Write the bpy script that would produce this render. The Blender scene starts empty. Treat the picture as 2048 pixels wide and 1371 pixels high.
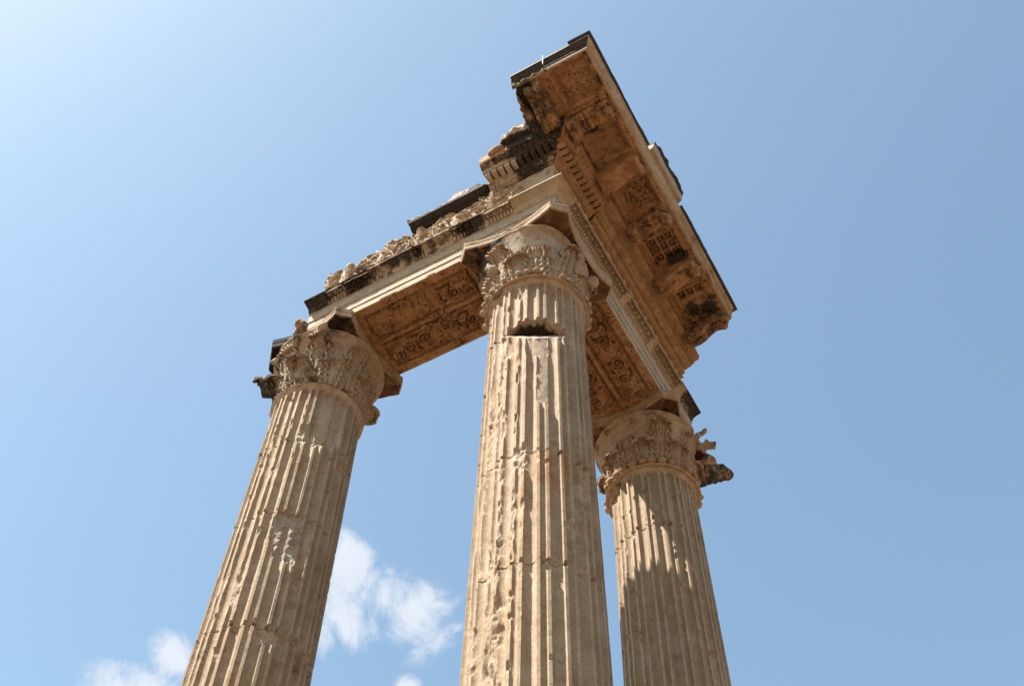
import bpy, math
import numpy as np
from mathutils import Matrix, Vector
rng = np.random.default_rng(7)
Z0 = 14.2            # height of the shaft tops above the ground
S1, S2, H = 3.5596, 3.6241, 0.636
SC = bpy.context.scene
COL = SC.collection

# ------------------------------------------------------------ camera
yaw, pitch, roll, fpx = 0.539014, 0.979164, 0.033466, 2247.23
cf = Vector((math.cos(pitch)*math.cos(yaw), math.cos(pitch)*math.sin(yaw), math.sin(pitch)))
cr = Vector((math.sin(yaw), -math.cos(yaw), 0)); cu = cr.cross(cf)
r2 = cr*math.cos(roll)+cu*math.sin(roll); u2 = -cr*math.sin(roll)+cu*math.cos(roll)
cam = bpy.data.cameras.new('camera'); co = bpy.data.objects.new('camera', cam); COL.objects.link(co)
M = Matrix.Identity(4)
for i in range(3):
    M[i][0] = r2[i]; M[i][1] = u2[i]; M[i][2] = -cf[i]
M[0][3], M[1][3], M[2][3] = -7.09815, -3.87426, -12.60184+Z0
co.matrix_world = M
cam.sensor_width = 36; cam.lens = 36*fpx/2048; cam.clip_end = 6000
SC.camera = co

# ------------------------------------------------------------ sun, sky, exposure
SUN_AZ, SUN_EL = math.radians(145), math.radians(58.3)
sd = Vector((math.cos(SUN_EL)*math.cos(SUN_AZ), math.cos(SUN_EL)*math.sin(SUN_AZ), math.sin(SUN_EL)))
sl = bpy.data.lights.new('sun', 'SUN'); sl.energy = 5.0; sl.angle = math.radians(0.5); sl.color = (1.0, 0.93, 0.84)
so = bpy.data.objects.new('sun', sl); COL.objects.link(so); so.rotation_euler = sd.to_track_quat('Z', 'Y').to_euler()
w = bpy.data.worlds.new('World'); SC.world = w; w.use_nodes = True
nt = w.node_tree; nt.nodes.clear()
def N(nt, t, **k):
    n = nt.nodes.new(t)
    for a, b in k.items():
        if a.startswith('i_'):
            n.inputs[a[2:].replace('_', ' ')].default_value = b
        else: setattr(n, a, b)
    return n
def Lk(nt, a, b): nt.links.new(a, b)
def MA(nt, op, a, b=None, c=None, clamp=False):
    n = nt.nodes.new('ShaderNodeMath'); n.operation = op; n.use_clamp = clamp
    for i, v in enumerate((a, b, c)):
        if v is None: continue
        if isinstance(v, (int, float)): n.inputs[i].default_value = v
        else: nt.links.new(v, n.inputs[i])
    return n.outputs[0]
def MIX(nt, f, a, b, mode='MIX'):
    n = nt.nodes.new('ShaderNodeMix'); n.data_type = 'RGBA'; n.blend_type = mode
    for s, v in ((n.inputs[0], f), (n.inputs[6], a), (n.inputs[7], b)):
        if isinstance(v, (int, float)): s.default_value = v
        elif isinstance(v, tuple): s.default_value = (*v, 1) if len(v) == 3 else v
        else: nt.links.new(v, s)
    return n.outputs[2]
def RAMP(nt, f, lo, hi, a=0.0, b=1.0, smooth=True):
    n = nt.nodes.new('ShaderNodeMapRange'); n.interpolation_type = 'SMOOTHSTEP' if smooth else 'LINEAR'
    nt.links.new(f, n.inputs[0])
    for i, v in enumerate((lo, hi, a, b)): n.inputs[i+1].default_value = v
    return n.outputs[0]
sky = N(nt, 'ShaderNodeTexSky', sky_type='NISHITA', sun_disc=False, sun_elevation=SUN_EL,
        sun_rotation=math.radians(90)-SUN_AZ, altitude=50, air_density=1.0, dust_density=1.2, ozone_density=1.0)
tc = N(nt, 'ShaderNodeTexCoord')
# three fair-weather clouds low in the sky, soft-edged cumulus
def cloud_dir(px, py):
    d = cf + r2*((px-1024)/fpx) - u2*((py-685.5)/fpx); return d.normalized()
nz = N(nt, 'ShaderNodeTexNoise', i_Scale=17.0, i_Detail=12.0, i_Roughness=0.62, i_Distortion=0.5)
Lk(nt, tc.outputs['Generated'], nz.inputs['Vector'])
acc = None
for px, py, rad, wgt in [(715, 1120, 2.5, .95), (745, 1175, 2.8, 1.0), (690, 1240, 3.0, .95), (835, 1225, 3.1, 1.0), (800, 1190, 2.2, .8),
                    (210, 1350, 1.6, .9), (330, 1330, 2.3, 1.1), (300, 1390, 3.0, 1.3), (225, 1400, 2.4, 1.2), (815, 1385, 1.2, 1.0)]:
    d = cloud_dir(px, py)
    vd = N(nt, 'ShaderNodeVectorMath', operation='DISTANCE'); Lk(nt, tc.outputs['Generated'], vd.inputs[0]); vd.inputs[1].default_value = d
    f = RAMP(nt, vd.outputs['Value'], 0.0, math.radians(rad), wgt, 0.0)
    acc = f if acc is None else MA(nt, 'MAXIMUM', acc, f)
dens = MA(nt, 'ADD', MA(nt, 'MULTIPLY', acc, 0.66), MA(nt, 'MULTIPLY', MA(nt, 'SUBTRACT', nz.outputs['Fac'], 0.5), 2.1))
dens = MA(nt, 'MULTIPLY', RAMP(nt, dens, 0.15, 0.68), RAMP(nt, acc, 0.0, 0.25))
nz2 = N(nt, 'ShaderNodeTexNoise', i_Scale=30.0, i_Detail=5.0); Lk(nt, tc.outputs['Generated'], nz2.inputs['Vector'])
ccol = MIX(nt, nz2.outputs['Fac'], (2.55, 2.85, 3.3), (3.5, 3.6, 3.8))
skyc = MIX(nt, 1.0, sky.outputs[0], (1.05, 1.085, .92), 'MULTIPLY')
final = MIX(nt, MA(nt, 'MULTIPLY', dens, 0.93), skyc, ccol)
bg = N(nt, 'ShaderNodeBackground', i_Strength=0.076)
Lk(nt, final, bg.inputs[0]); wo = N(nt, 'ShaderNodeOutputWorld'); Lk(nt, bg.outputs[0], wo.inputs[0])
SC.view_settings.view_transform = 'Standard'; SC.view_settings.look = 'None'
SC.view_settings.exposure = 1.85; SC.view_settings.gamma = 1.0

# ------------------------------------------------------------ noise
def _h(i, j, k, s):
    n = (i.astype(np.int64)*374761393 + j.astype(np.int64)*668265263 + k.astype(np.int64)*2147483647*3 + s*974634777) & 0xffffffff
    n = ((n ^ (n >> 13))*1274126177) & 0xffffffff
    n = n ^ (n >> 16)
    return (n & 0xffff)/32767.5-1.0
def vn(x, y, z=0.0, s=0):
    x, y, z = np.broadcast_arrays(np.asarray(x, float), np.asarray(y, float), np.asarray(z, float))
    i, j, k = np.floor(x).astype(int), np.floor(y).astype(int), np.floor(z).astype(int)
    a, b, c = x-i, y-j, z-k
    a, b, c = a*a*(3-2*a), b*b*(3-2*b), c*c*(3-2*c)
    o = 0
    for di in (0, 1):
        for dj in (0, 1):
            for dk in (0, 1):
                o = o + _h(i+di, j+dj, k+dk, s)*(a if di else 1-a)*(b if dj else 1-b)*(c if dk else 1-c)
    return o
def fbm(x, y, z=0.0, s=0, o=4):
    t, a, f = 0, 1.0, 1.0
    for q in range(o):
        t = t + a*vn(np.asarray(x)*f, np.asarray(y)*f, np.asarray(z)*f, s+q*17); a *= .5; f *= 2.03
    return t/1.6
def sst(x, a, b):
    t = np.clip((x-a)/(b-a), 0, 1); return t*t*(3-2*t)

# ------------------------------------------------------------ mesh helpers
def link(name, V, F, mat, parent=None, col=None, smooth=True):
    """V (n,3) in model coordinates (z=0 at the shaft tops), F list/array of quads or tris"""
    V = np.asarray(V, float).reshape(-1, 3).copy(); V[:, 2] += Z0
    me = bpy.data.meshes.new(name)
    org = Vector((0, 0, 0))
    if parent is not None:
        q = parent
        while q is not None: org += q.location; q = q.parent
    V -= np.array(org)
    F = [np.asarray(f) for f in (F if isinstance(F, list) else [F])]
    F = [f for f in F if len(f)]
    lens = np.concatenate([np.full(len(f), f.shape[1]) for f in F]); loops = np.concatenate([f.ravel() for f in F])
    me.vertices.add(len(V)); me.vertices.foreach_set('co', V.ravel().astype(np.float32))
    me.loops.add(len(loops)); me.loops.foreach_set('vertex_index', loops.astype(np.int32))
    me.polygons.add(len(lens)); me.polygons.foreach_set('loop_start', np.concatenate([[0], np.cumsum(lens)[:-1]]).astype(np.int32))
    me.polygons.foreach_set('loop_total', lens.astype(np.int32))
    me.update(calc_edges=True); me.validate()
    me.polygons.foreach_set('use_smooth', np.full(len(me.polygons), smooth))
    if col is not None:
        at = me.color_attributes.new('stain_shade', 'FLOAT_COLOR', 'POINT')
        c = np.ones((len(V), 4), np.float32); c[:, :3] = np.asarray(col).reshape(-1, 3) if np.ndim(col) > 1 else col
        at.data.foreach_set('color', c.ravel())
    me.materials.append(mat)
    o = bpy.data.objects.new(name, me); COL.objects.link(o)
    if parent is not None: o.parent = parent
    return o
def gridF(n, m, cu=False, cv=False, flip=False, off=0):
    I = np.arange(n if cu else n-1); J = np.arange(m if cv else m-1)
    i, j = np.meshgrid(I, J, indexing='ij'); i2, j2 = (i+1) % n, (j+1) % m
    f = np.stack([i*m+j, i2*m+j, i2*m+j2, i*m+j2], -1).reshape(-1, 4)+off
    return f[:, ::-1] if flip else f
def empty(name, loc, label=None, cat=None, group=None):
    o = bpy.data.objects.new(name, None); COL.objects.link(o); o.location = (loc[0], loc[1], loc[2]+Z0); o.empty_display_size = .3
    if label: tag(o, label, cat, group)
    return o
def sub(name, loc, parent):   # an Empty that is a part (groups sub-parts)
    o = bpy.data.objects.new(name, None); COL.objects.link(o); o.parent = parent
    o.location = Vector((loc[0], loc[1], loc[2]+Z0))-parent.location
    return o
def tag(o, label, cat, group=None):
    o['kind'] = 'thing'; o['label'] = label; o['category'] = cat
    if group: o['group'] = group
    return o

# ------------------------------------------------------------ stone material
def stone(name, base, tan, dark, spots=0.0, grey=(0.36, 0.34, 0.32), bump=0.5, streak=True, rough=0.9, orange=(0.41, 0.240, 0.125)):
    m = bpy.data.materials.new(name); m.use_nodes = True; t = m.node_tree; t.nodes.clear()
    g = N(t, 'ShaderNodeNewGeometry'); P = g.outputs['Position']
    at = N(t, 'ShaderNodeAttribute', attribute_name='stain_shade'); sp = N(t, 'ShaderNodeSeparateColor'); Lk(t, at.outputs['Color'], sp.inputs[0])
    crust, pat, pale = sp.outputs
    def noise(sc, det=6, rgh=.6, vec=P, dist=0.0):
        n = N(t, 'ShaderNodeTexNoise', i_Scale=sc, i_Detail=float(det), i_Roughness=rgh, i_Distortion=dist); Lk(t, vec, n.inputs['Vector']); return n.outputs['Fac']
    n1 = noise(1.3, 8, .62); n2 = noise(7, 8, .7); n3 = noise(38, 6, .7)
    mp = N(t, 'ShaderNodeMapping'); mp.inputs['Scale'].default_value = (9, 9, .8); Lk(t, P, mp.inputs[0])
    ns = noise(1.0, 6, .65, mp.outputs[0])
    c = MIX(t, RAMP(t, n1, .38, .62), base, tan)
    c = MIX(t, RAMP(t, n2, .45, .72, 0, .55), c, dark)
    if streak: c = MIX(t, RAMP(t, ns, .48, .72, 0, .6), c, tuple(x*.62 for x in tan))
    c = MIX(t, MA(t, 'MULTIPLY', RAMP(t, n1, .55, .7), .35), c, grey)
    # pale repair mortar / freshly broken stone
    c = MIX(t, pale, c, MIX(t, RAMP(t, n2, .35, .7), (.44, .41, .365), (.31, .295, .28)))
    # orange-brown patina of the rain-sheltered faces
    oc = MIX(t, RAMP(t, n2, .35, .68), orange, tuple(x*y for x, y in zip(orange, (.62, .55, .5))))
    oc = MIX(t, RAMP(t, n1, .5, .72, 0, .55), oc, (orange[0]*1.15, orange[1]*1.4, orange[2]*1.7))
    c = MIX(t, MA(t, 'MULTIPLY', pat, RAMP(t, MA(t, 'ADD', n2, MA(t, 'MULTIPLY', pat, .35)), .45, .75), clamp=True), c, oc)
    hgt = MA(t, 'ADD', MA(t, 'MULTIPLY', n2, .7), MA(t, 'MULTIPLY', n3, .35))
    if spots:
        big = noise(2.1, 3, .5); pit = noise(24, 5, .72, dist=.6)
        sm = RAMP(t, MA(t, 'ADD', pit, MA(t, 'MULTIPLY', MA(t, 'SUBTRACT', big, .5), .55)), .60, .635)
        c = MIX(t, MA(t, 'MULTIPLY', sm, .82), c, (.028, .016, .009))
        n4 = noise(11, 7, .75)
        c = MIX(t, RAMP(t, n4, .53, .66, 0, .85*min(1, spots)), c, (.075, .045, .026))
    # black gypsum crust, the slot's black and the corner bell's painted shade
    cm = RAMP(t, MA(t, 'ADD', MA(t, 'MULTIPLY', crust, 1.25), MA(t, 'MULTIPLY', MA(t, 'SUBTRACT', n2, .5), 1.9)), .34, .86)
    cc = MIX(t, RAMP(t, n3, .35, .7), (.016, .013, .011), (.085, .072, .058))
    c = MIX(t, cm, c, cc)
    # fine grain
    c = MIX(t, 1.0, c, MIX(t, RAMP(t, n3, .3, .7), (.50, .468, .425), (.71, .665, .60)), 'MULTIPLY')
    b = N(t, 'ShaderNodeBump', i_Strength=bump, i_Distance=.03); Lk(t, hgt, b.inputs['Height'])
    s = N(t, 'ShaderNodeBsdfPrincipled', i_Roughness=rough); s.inputs['Specular IOR Level'].default_value = .2
    Lk(t, c, s.inputs['Base Color']); Lk(t, b.outputs[0], s.inputs['Normal'])
    o = N(t, 'ShaderNodeOutputMaterial'); Lk(t, s.outputs[0], o.inputs[0]); return m
MS = stone('weathered_marble_shaft', (.47, .395, .305), (.40, .315, .225), (.27, .20, .14))
MC = stone('weathered_marble_capital', (.45, .385, .31), (.37, .295, .215), (.23, .175, .12), streak=False, bump=.7)
ME = stone('weathered_marble_entablature', (.50, .435, .355), (.44, .365, .28), (.30, .235, .17), streak=False)
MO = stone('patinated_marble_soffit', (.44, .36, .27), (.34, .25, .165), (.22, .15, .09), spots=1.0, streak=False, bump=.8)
MO2 = stone('patinated_marble_moulding', (.44, .36, .27), (.34, .25, .165), (.20, .135, .085), streak=False, bump=.8)
MB = stone('broken_marble_core', (.50, .45, .38), (.42, .35, .27), (.24, .20, .16), streak=False, bump=1.0)
def simple(name, c, rough=.6, metal=0.0, sc=20):
    m = bpy.data.materials.new(name); m.use_nodes = True; t = m.node_tree; s = t.nodes['Principled BSDF']
    g = N(t, 'ShaderNodeNewGeometry'); n = N(t, 'ShaderNodeTexNoise', i_Scale=float(sc), i_Detail=6.0); Lk(t, g.outputs['Position'], n.inputs['Vector'])
    Lk(t, MIX(t, n.outputs['Fac'], tuple(x*.6 for x in c), tuple(min(1, x*1.4) for x in c)), s.inputs['Base Color'])
    s.inputs['Roughness'].default_value = rough; s.inputs['Metallic'].default_value = metal; return m
ML = simple('lead_sheet', (.012, .012, .013), .7)
MI = simple('zinc_bracket', (.16, .16, .16), .6, .2)
MG = simple('dusty_ground', (.165, .107, .064), .95, 0, .4)
MP = simple('pale_paving', (.34, .29, .22), .9, 0, .8)

# ------------------------------------------------------------ ground and podium
def structure(o): o['kind'] = 'structure'; return o
R_ = 3000
structure(link('ground', [(-R_, -R_, -Z0), (R_, -R_, -Z0), (R_, R_, -Z0), (-R_, R_, -Z0)], np.array([[0, 1, 2, 3]]), MG))
#structure(link('pavement', [(-60, -80, -Z0+.004), (90, -80, -Z0+.004), (90, -6, -Z0+.004), (-60, -6, -Z0+.004)], np.array([[0, 1, 2, 3]]), MP))
def boxV(x0, x1, y0, y1, z0, z1):
    V = [(x, y, z) for z in (z0, z1) for y in (y0, y1) for x in (x0, x1)]
    F = np.array([[0, 2, 3, 1], [4, 5, 7, 6], [0, 1, 5, 4], [2, 6, 7, 3], [0, 4, 6, 2], [1, 3, 7, 5]])
    return V, F
V, F = boxV(-1.25, 9, -1.25, 9, -Z0+.002, -11.3)
pod = link('temple_podium', V, F, MB, None, (0, 0, 0), False); tag(pod, 'low stone podium carrying the three temple columns', 'podium'); pod['kind'] = 'structure'

# ------------------------------------------------------------ columns
RT = .62
def Rz(z): return RT-.0104*z
dA = lambda a, b: (a-b+180) % 360-180
def shaft(name, parent, ax, phase, zvis, joints, patches, wearside, seed, mat, crustf=None):
    """one drum mesh per stretch between joints; theta in degrees, non-uniform samples that follow the fillets"""
    nar = np.array([-2.9, -2.75, -2.3, -1.5, -.6, .6, 1.5, 2.3, 2.75, 2.9]); fil = np.array([3.5, 4.2, 4.9, 5.55])
    wid = np.array([5.72, 5.95, 6.5, 7.5, 8.7, 10.2, 11.25]); wid = np.concatenate([wid, 22.5-wid[-2::-1]])
    per = np.concatenate([nar, fil, wid, 22.5-fil[::-1]])
    th = np.concatenate([per+22.5*k for k in range(16)])+phase
    zz = np.concatenate([np.arange(0, -zvis, -.015), np.linspace(-zvis, -10.6, 16)])
    ext = []
    for j in joints: ext += [j-.006, j-.003, j, j+.003, j+.006]
    zz = np.unique(np.concatenate([zz, ext]))[::-1]
    T, Z = np.meshgrid(th, zz); ph = (T-phase+11.25) % 22.5-11.25
    ap = np.abs(ph)
    R0 = Rz(Z)
    # flutes, alternately narrow and wide
    un = ph/2.9; uw = (11.25-ap)/5.6
    def flute(u, hw, dep, zt):
        v = np.maximum(0, (Z-(zt-hw))/hw); return dep*np.sqrt(np.clip(1-u*u-v*v, 0, 1))
    fl = np.where(ap < 2.9, flute(un, .035, .040, -.075), np.where(ap > 5.65, flute(uw, .065, .066, -.065), 0))
    X, Y = np.cos(np.radians(T)), np.sin(np.radians(T))
    Q = lambda f, fz, s, o=4: fbm(X*R0*f, Y*R0*f, Z*fz, seed+s, o)
    wear = np.zeros_like(Z)
    side = wearside(T, Z)                                   # 0 .. 1 how battered this side is
    n1 = Q(7, 1.6, 1); n2 = Q(16, 7, 2)
    wear = np.maximum(wear, side*(.015+.082*np.clip(n1+.65*n2+.14, 0, 1)))
    wear = np.maximum(wear, .030*np.clip(n1*1.3+n2*.5-.72, 0, 1))
    r = np.random.default_rng(seed)
    for q in range(420):                                    # bites out of the fillets
        k = r.integers(0, 16); tc_ = phase+22.5*k+r.choice([-1, 1])*4.2+r.normal(0, .9)
        zc = -r.uniform(.1, zvis); s_ = float(wearside(np.array([tc_]), np.array([zc]))[0])
        if r.random() > .25+.8*s_: continue
        L_ = r.uniform(.02, .07)*(1+3*s_*r.random()); wd = r.uniform(1.6, 3.6); dp = r.uniform(.02, .06)
        sel = (np.abs(zz-zc) < L_*1.2)
        d = 1-(dA(T[sel], tc_)/wd)**2-((Z[sel]-zc)/L_)**2+.45*n2[sel]
        wear[sel] = np.maximum(wear[sel], dp*np.sqrt(np.clip(d, 0, 1)))
    slot_black = np.zeros_like(Z); pale = np.zeros_like(Z); smo = np.zeros_like(Z)
    for j in joints:
        jz = j+.02*0
        wob = j+.010*vn(T/9, 3.1, j, seed)
        g = np.exp(-((Z-wob)/.006)**2)*(vn(T/14, 1.7, j, seed+5) > -.35)
        wear = np.maximum(wear, fl+.014*g)
        for k in range(16):                                 # dark pry notches on the fillets at the joint
            for sgn in (-1, 1):
                if r.random() < .5:
                    tc_ = phase+22.5*k+sgn*4.3+r.normal(0, .5); sel = np.abs(zz-j) < .09; L_ = r.uniform(.018, .04)
                    d = 1-(dA(T[sel], tc_)/r.uniform(1.5, 2.6))**2-((Z[sel]-j-L_*.4)/L_)**2
                    wear[sel] = np.maximum(wear[sel], r.uniform(.05, .09)*np.clip(d*2, 0, 1)**.5)
    for kind, t0, t1, z0, z1, dep, pl in patches:           # hand-placed losses
        tm, hw = (t0+t1)/2, (t1-t0)/2; zm, hz = (z0+z1)/2, (z1-z0)/2
        a = np.abs(dA(T, tm))/hw; b = (Z-zm)/hz
        if kind == 'smooth':
            e = 1-np.maximum(a, np.abs(b))+.16*n2+.10*n1
            k_ = sst(e, .0, .10); wear = np.maximum(wear, np.where(k_ > 0, dep*k_+.004*n2, 0)); pale = np.maximum(pale, pl*k_); smo = np.maximum(smo, k_)
        if kind == 'rough':
            e = 1-a**2-b**2+.5*n2+.35*n1; k_ = sst(e, 0, .5)
            wear = np.maximum(wear, k_*(dep+.022*Q(22, 16, 9))); pale = np.maximum(pale, pl*k_)
        if kind == 'facet':                                 # flat cut face, deepest at its top edge
            q = np.clip((z1-Z)/(z1-z0), 0, 1); d_ = R0*math.cos(math.radians(hw)); d_ = d_+(R0-d_)*(.55*np.clip(q*2.6, 0, 1)+.45*q)
            cut_ = R0-d_/np.cos(np.radians(np.clip(dA(T, tm), -80, 80))); k_ = (Z < z1)*(Z > z0)*(a < 1)
            cut_ = (cut_+.006*n2)*k_; pale = np.maximum(pale, pl*(cut_ > fl)*k_); wear = np.maximum(wear, cut_); smo = np.maximum(smo, k_*1.)
        if kind == 'slot':                                  # lens-shaped missing bed joint with an arched upper edge
            arch = np.clip(1-a**2, 0, 1)**.55; top = z0+.035+(z1-z0-.035)*arch*(1+.10*n2)
            k_ = sst(top-Z, 0, .012)*sst(Z-z0, -.004, .004)*(a < 1); wear = np.maximum(wear, dep*k_); slot_black = np.maximum(slot_black, 1.8*k_)  # inside of the slot coloured black so the gap reads dark
    dep_ = np.maximum(fl, wear); rgh = (wear > fl)*np.clip(wear*30, 0, 1)
    rad = R0-dep_+rgh*.006*Q(30, 26, 4, 3)*(1-.85*smo)+.0022*Q(9, 5, 6)
    rad += .035*sst(Z, -.055, 0)*(1-sst(wear, .0, .03))     # apophyge under the astragal
    lean = .01*vn(Z*.7, 2.2, 0, seed)
    P = np.stack([ax[0]+rad*X, ax[1]+rad*Y, Z], -1)
    crust = slot_black.copy()  # the slot's black shares the crust channel
    if crustf is not None: crust = np.maximum(crust, crustf(T, Z, n1))
    patn = np.clip(.15+.45*Q(2.2, 1.1, 12)+.30*sst(Z, -.5, 0), 0, .5)
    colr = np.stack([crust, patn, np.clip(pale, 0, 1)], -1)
    cuts = sorted([0]+joints+[-10.6], reverse=True)
    for a_, b_ in zip(cuts[:-1], cuts[1:]):
        i0, i1 = int(np.argmin(np.abs(zz-a_))), int(np.argmin(np.abs(zz-b_)))
        Pk, Ck = P[i0:i1+1], colr[i0:i1+1]; n, m = Pk.shape[:2]
        Ck = Ck.copy(); Ck[..., 1] = np.clip(Ck[..., 1]+r.uniform(-.12, .22), 0, 1); Ck[..., 2] = np.clip(Ck[..., 2]+r.uniform(0, .22), 0, 1)
        Vv = Pk.reshape(-1, 3); C_ = Ck.reshape(-1, 3)
        caps = [np.arange(m)[None, ::-1], (np.arange(m)+(n-1)*m)[None]]
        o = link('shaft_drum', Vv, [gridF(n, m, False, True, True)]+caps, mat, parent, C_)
        me = o.data
        sm = np.ones(len(me.polygons), bool); sm[-2:] = False; me.polygons.foreach_set('use_smooth', sm); me.set_sharp_from_angle(angle=math.radians(40))

def lathe(prof, ax, n=160, disp=None):
    prof = np.array(prof, float); t = np.linspace(0, 360, n, endpoint=False)
    T, I = np.meshgrid(t, np.arange(len(prof))); r_ = prof[:, 0][I].copy(); z_ = prof[:, 1][I].copy()
    if disp is not None: dr, dz = disp(T, r_, z_); r_ += dr; z_ += dz
    return np.stack([ax[0]+r_*np.cos(np.radians(T)), ax[1]+r_*np.sin(np.radians(T)), z_], -1)
def resample(p, step):
    p = np.array(p, float); out = [p[0]]
    for a, b in zip(p[:-1], p[1:]):
        k = max(1, int(round(np.linalg.norm(b-a)/step)))
        out += [a+(b-a)*i/k for i in range(1, k+1)]
    return np.array(out)

def bell_r(z): return .60+.03*np.clip(z, 0, 1)+.175*np.clip(z/1.1, 0, 1)**2.6
def bell(parent, ax, seed, stain_shade, lipwear, er=None):
    z = np.arange(.0, 1.085, .018); pr = [(bell_r(a), a) for a in z]
    pr += [(.81, 1.090), (.828, 1.105), (.832, 1.125), (.82, 1.142), (.79, 1.15), (.5, 1.152)]
    def disp(T, r, zz):
        x, y = np.cos(np.radians(T)), np.sin(np.radians(T)); n = fbm(x*3, y*3, zz*3, seed)+.3*fbm(x*14, y*14, zz*14, seed+3)
        d = .014*n; lip = sst(zz, 1.07, 1.1)*lipwear(T)
        if er is not None: d = d-er(T)*sst(zz, .35, .95)*(.12+.06*n)*(r > .55)
        return d-lip*(.03+.03*np.abs(n)), 0*r
    P = lathe(pr, ax, 200, disp); n, m = P.shape[:2]
    T = np.degrees(np.arctan2(P[..., 1]-ax[1], P[..., 0]-ax[0])); c = stain_shade(T, P[..., 2])
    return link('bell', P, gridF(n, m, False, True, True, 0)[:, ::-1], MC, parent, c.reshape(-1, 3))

def leaf(parent, ax, th0, z0, hgt, wid, curl, cut=1.0, seed=0, push=.02, stain_shade=(0, .35, .2), mat=None, nlob=5, name='acanthus_leaf', lean=0.0):
    ns, ntt = 44, 41
    s = np.linspace(0, 1, ns)[:, None]; t = np.linspace(-1, 1, ntt)[None, :]
    S, T = np.broadcast_arrays(s*cut, t); S = S.copy(); T = T.copy()
    out = np.sqrt(np.clip(1-((S-.42)/.62)**2, .02, 1)); lob = 1-.30*np.abs(np.cos(np.pi*S*nlob))**5*(S < .93)
    hw = wid/2*(.55+.45*out)*lob*np.where(S > .75, np.sqrt(np.clip(1-((S-.75)/.27)**2, .08, 1)), 1)
    # height along the leaf, then the tip curls out and down
    b = np.clip((S-.68)/.32, 0, 1); ang = b*2.5
    z = z0+hgt*np.minimum(S, .68)/.8+hgt*.16*np.sin(ang)
    z = np.where(S > .68, z, z)
    o = push+.02*np.sin(S*2.4)+curl*(1-np.cos(ang))*.62
    o = o+.038*np.exp(-(T/.09)**2)*(1-.5*S)                  # midrib
    fan = np.cos((np.abs(T)*(nlob+1.2)-S*2.2)*np.pi*1.0)
    o = o+.026*fan*np.clip(np.abs(T)*2.2, 0, 1)*(1-.35*b)
    o = o-.018*np.abs(T)**2.5*(1-b)+.022*np.sin(np.abs(T)*2.6)*(1-b)
    fine = np.cos((np.abs(T)*(nlob+1.2)*3-S*7)*np.pi); o = o+.004*fine
    droop = -.045*np.abs(T)**2*b*hgt/.5
    rr = bell_r(np.clip(z, 0, 1.1))+o
    A = np.radians(th0)+T*hw/rr+lean*S
    n = fbm(A*9, z*14, seed*1.3, seed); n5 = fbm(A*22, z*26, seed*.7, seed+9)
    rr = rr+.016*n+.008*n5
    z = z+droop+.010*n
    if cut < 1:                                                   # ragged break
        z[-6:] += (.04*fbm(A[-6:]*8, 2.2, seed, seed+4, 2))*np.linspace(0, 1, 6)[:, None]
    P = np.stack([ax[0]+rr*np.cos(A), ax[1]+rr*np.sin(A), z], -1)
    # thickness
    th = .035; Rb = rr-th*np.where(b > 0, 1, 1)
    dirx = np.stack([np.cos(A)*np.cos(ang), np.sin(A)*np.cos(ang), -np.sin(ang)], -1)
    B = P-dirx*th
    c1 = np.zeros(P.shape); c1[...] = stain_shade; c1[..., 0] += np.clip(.25*n, 0, .3)
    V = np.concatenate([P.reshape(-1, 3), B.reshape(-1, 3)]); K = ns*ntt
    F = [gridF(ns, ntt, flip=True), gridF(ns, ntt, off=K)]
    rim = np.concatenate([np.arange(ntt), (np.arange(1, ns))*ntt+ntt-1, (ns-1)*ntt+np.arange(ntt-2, -1, -1), np.arange(ns-2, 0, -1)*ntt])
    nx = np.roll(rim, -1); F.append(np.stack([rim, nx, nx+K, rim+K], 1))
    return link(name, V, F, mat or MC, parent, np.concatenate([c1.reshape(-1, 3)]*2))

def rock(name, pts, rad, parent, mat, seed, col=(0, 0, 0), n=26, amp=.25, freq=3.0, flat=0.0):
    """irregular lump swept along a polyline: rad per point (a, b)"""
    pts = resample(pts, .022)
    k = len(pts); pr = np.interp(np.linspace(0, 1, k), np.linspace(0, 1, len(rad)), rad)
    tt = np.linspace(-1, 1, k); pr = pr*(1-.8*np.abs(tt)**6)
    d = np.gradient(pts, axis=0); d /= np.linalg.norm(d, axis=1)[:, None]+1e-9
    up = np.array([0, 0, 1.]) if abs(d[0][2]) < .8 else np.array([1., 0, 0])
    a = np.cross(d, up); a /= np.linalg.norm(a, axis=1)[:, None]; b = np.cross(a, d)
    t = np.linspace(0, 2*np.pi, n, endpoint=False)
    P = pts[:, None]+pr[:, None, None]*(a[:, None]*np.cos(t)[None, :, None]+b[:, None]*np.sin(t)[None, :, None]*(1-flat))
    nn = fbm(P[..., 0]*freq*2, P[..., 1]*freq*2, P[..., 2]*freq*2, seed, 4)
    nn = nn+.35*fbm(P[..., 0]*freq*7, P[..., 1]*freq*7, P[..., 2]*freq*7, seed+2, 3)
    P = P+(P-pts[:, None])*(amp*2*nn)[..., None]
    V = np.concatenate([P.reshape(-1, 3), pts[:1]-d[:1]*pr[0]*.4, pts[-1:]+d[-1:]*pr[-1]*.4])
    i = np.arange(n); F = [gridF(k, n, False, True, True)[:, ::-1], np.stack([i, np.roll(i, -1), np.full(n, k*n)], 1), np.stack([np.roll(i, -1)+(k-1)*n, i+(k-1)*n, np.full(n, k*n+1)], 1)]
    c = np.zeros((len(V), 3)); c[:] = col; c[:k*n, 0] += np.clip(nn.ravel()*.5, 0, .4)*(col[0] > 0)
    return link(name, V, F, mat, parent, c)

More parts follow.
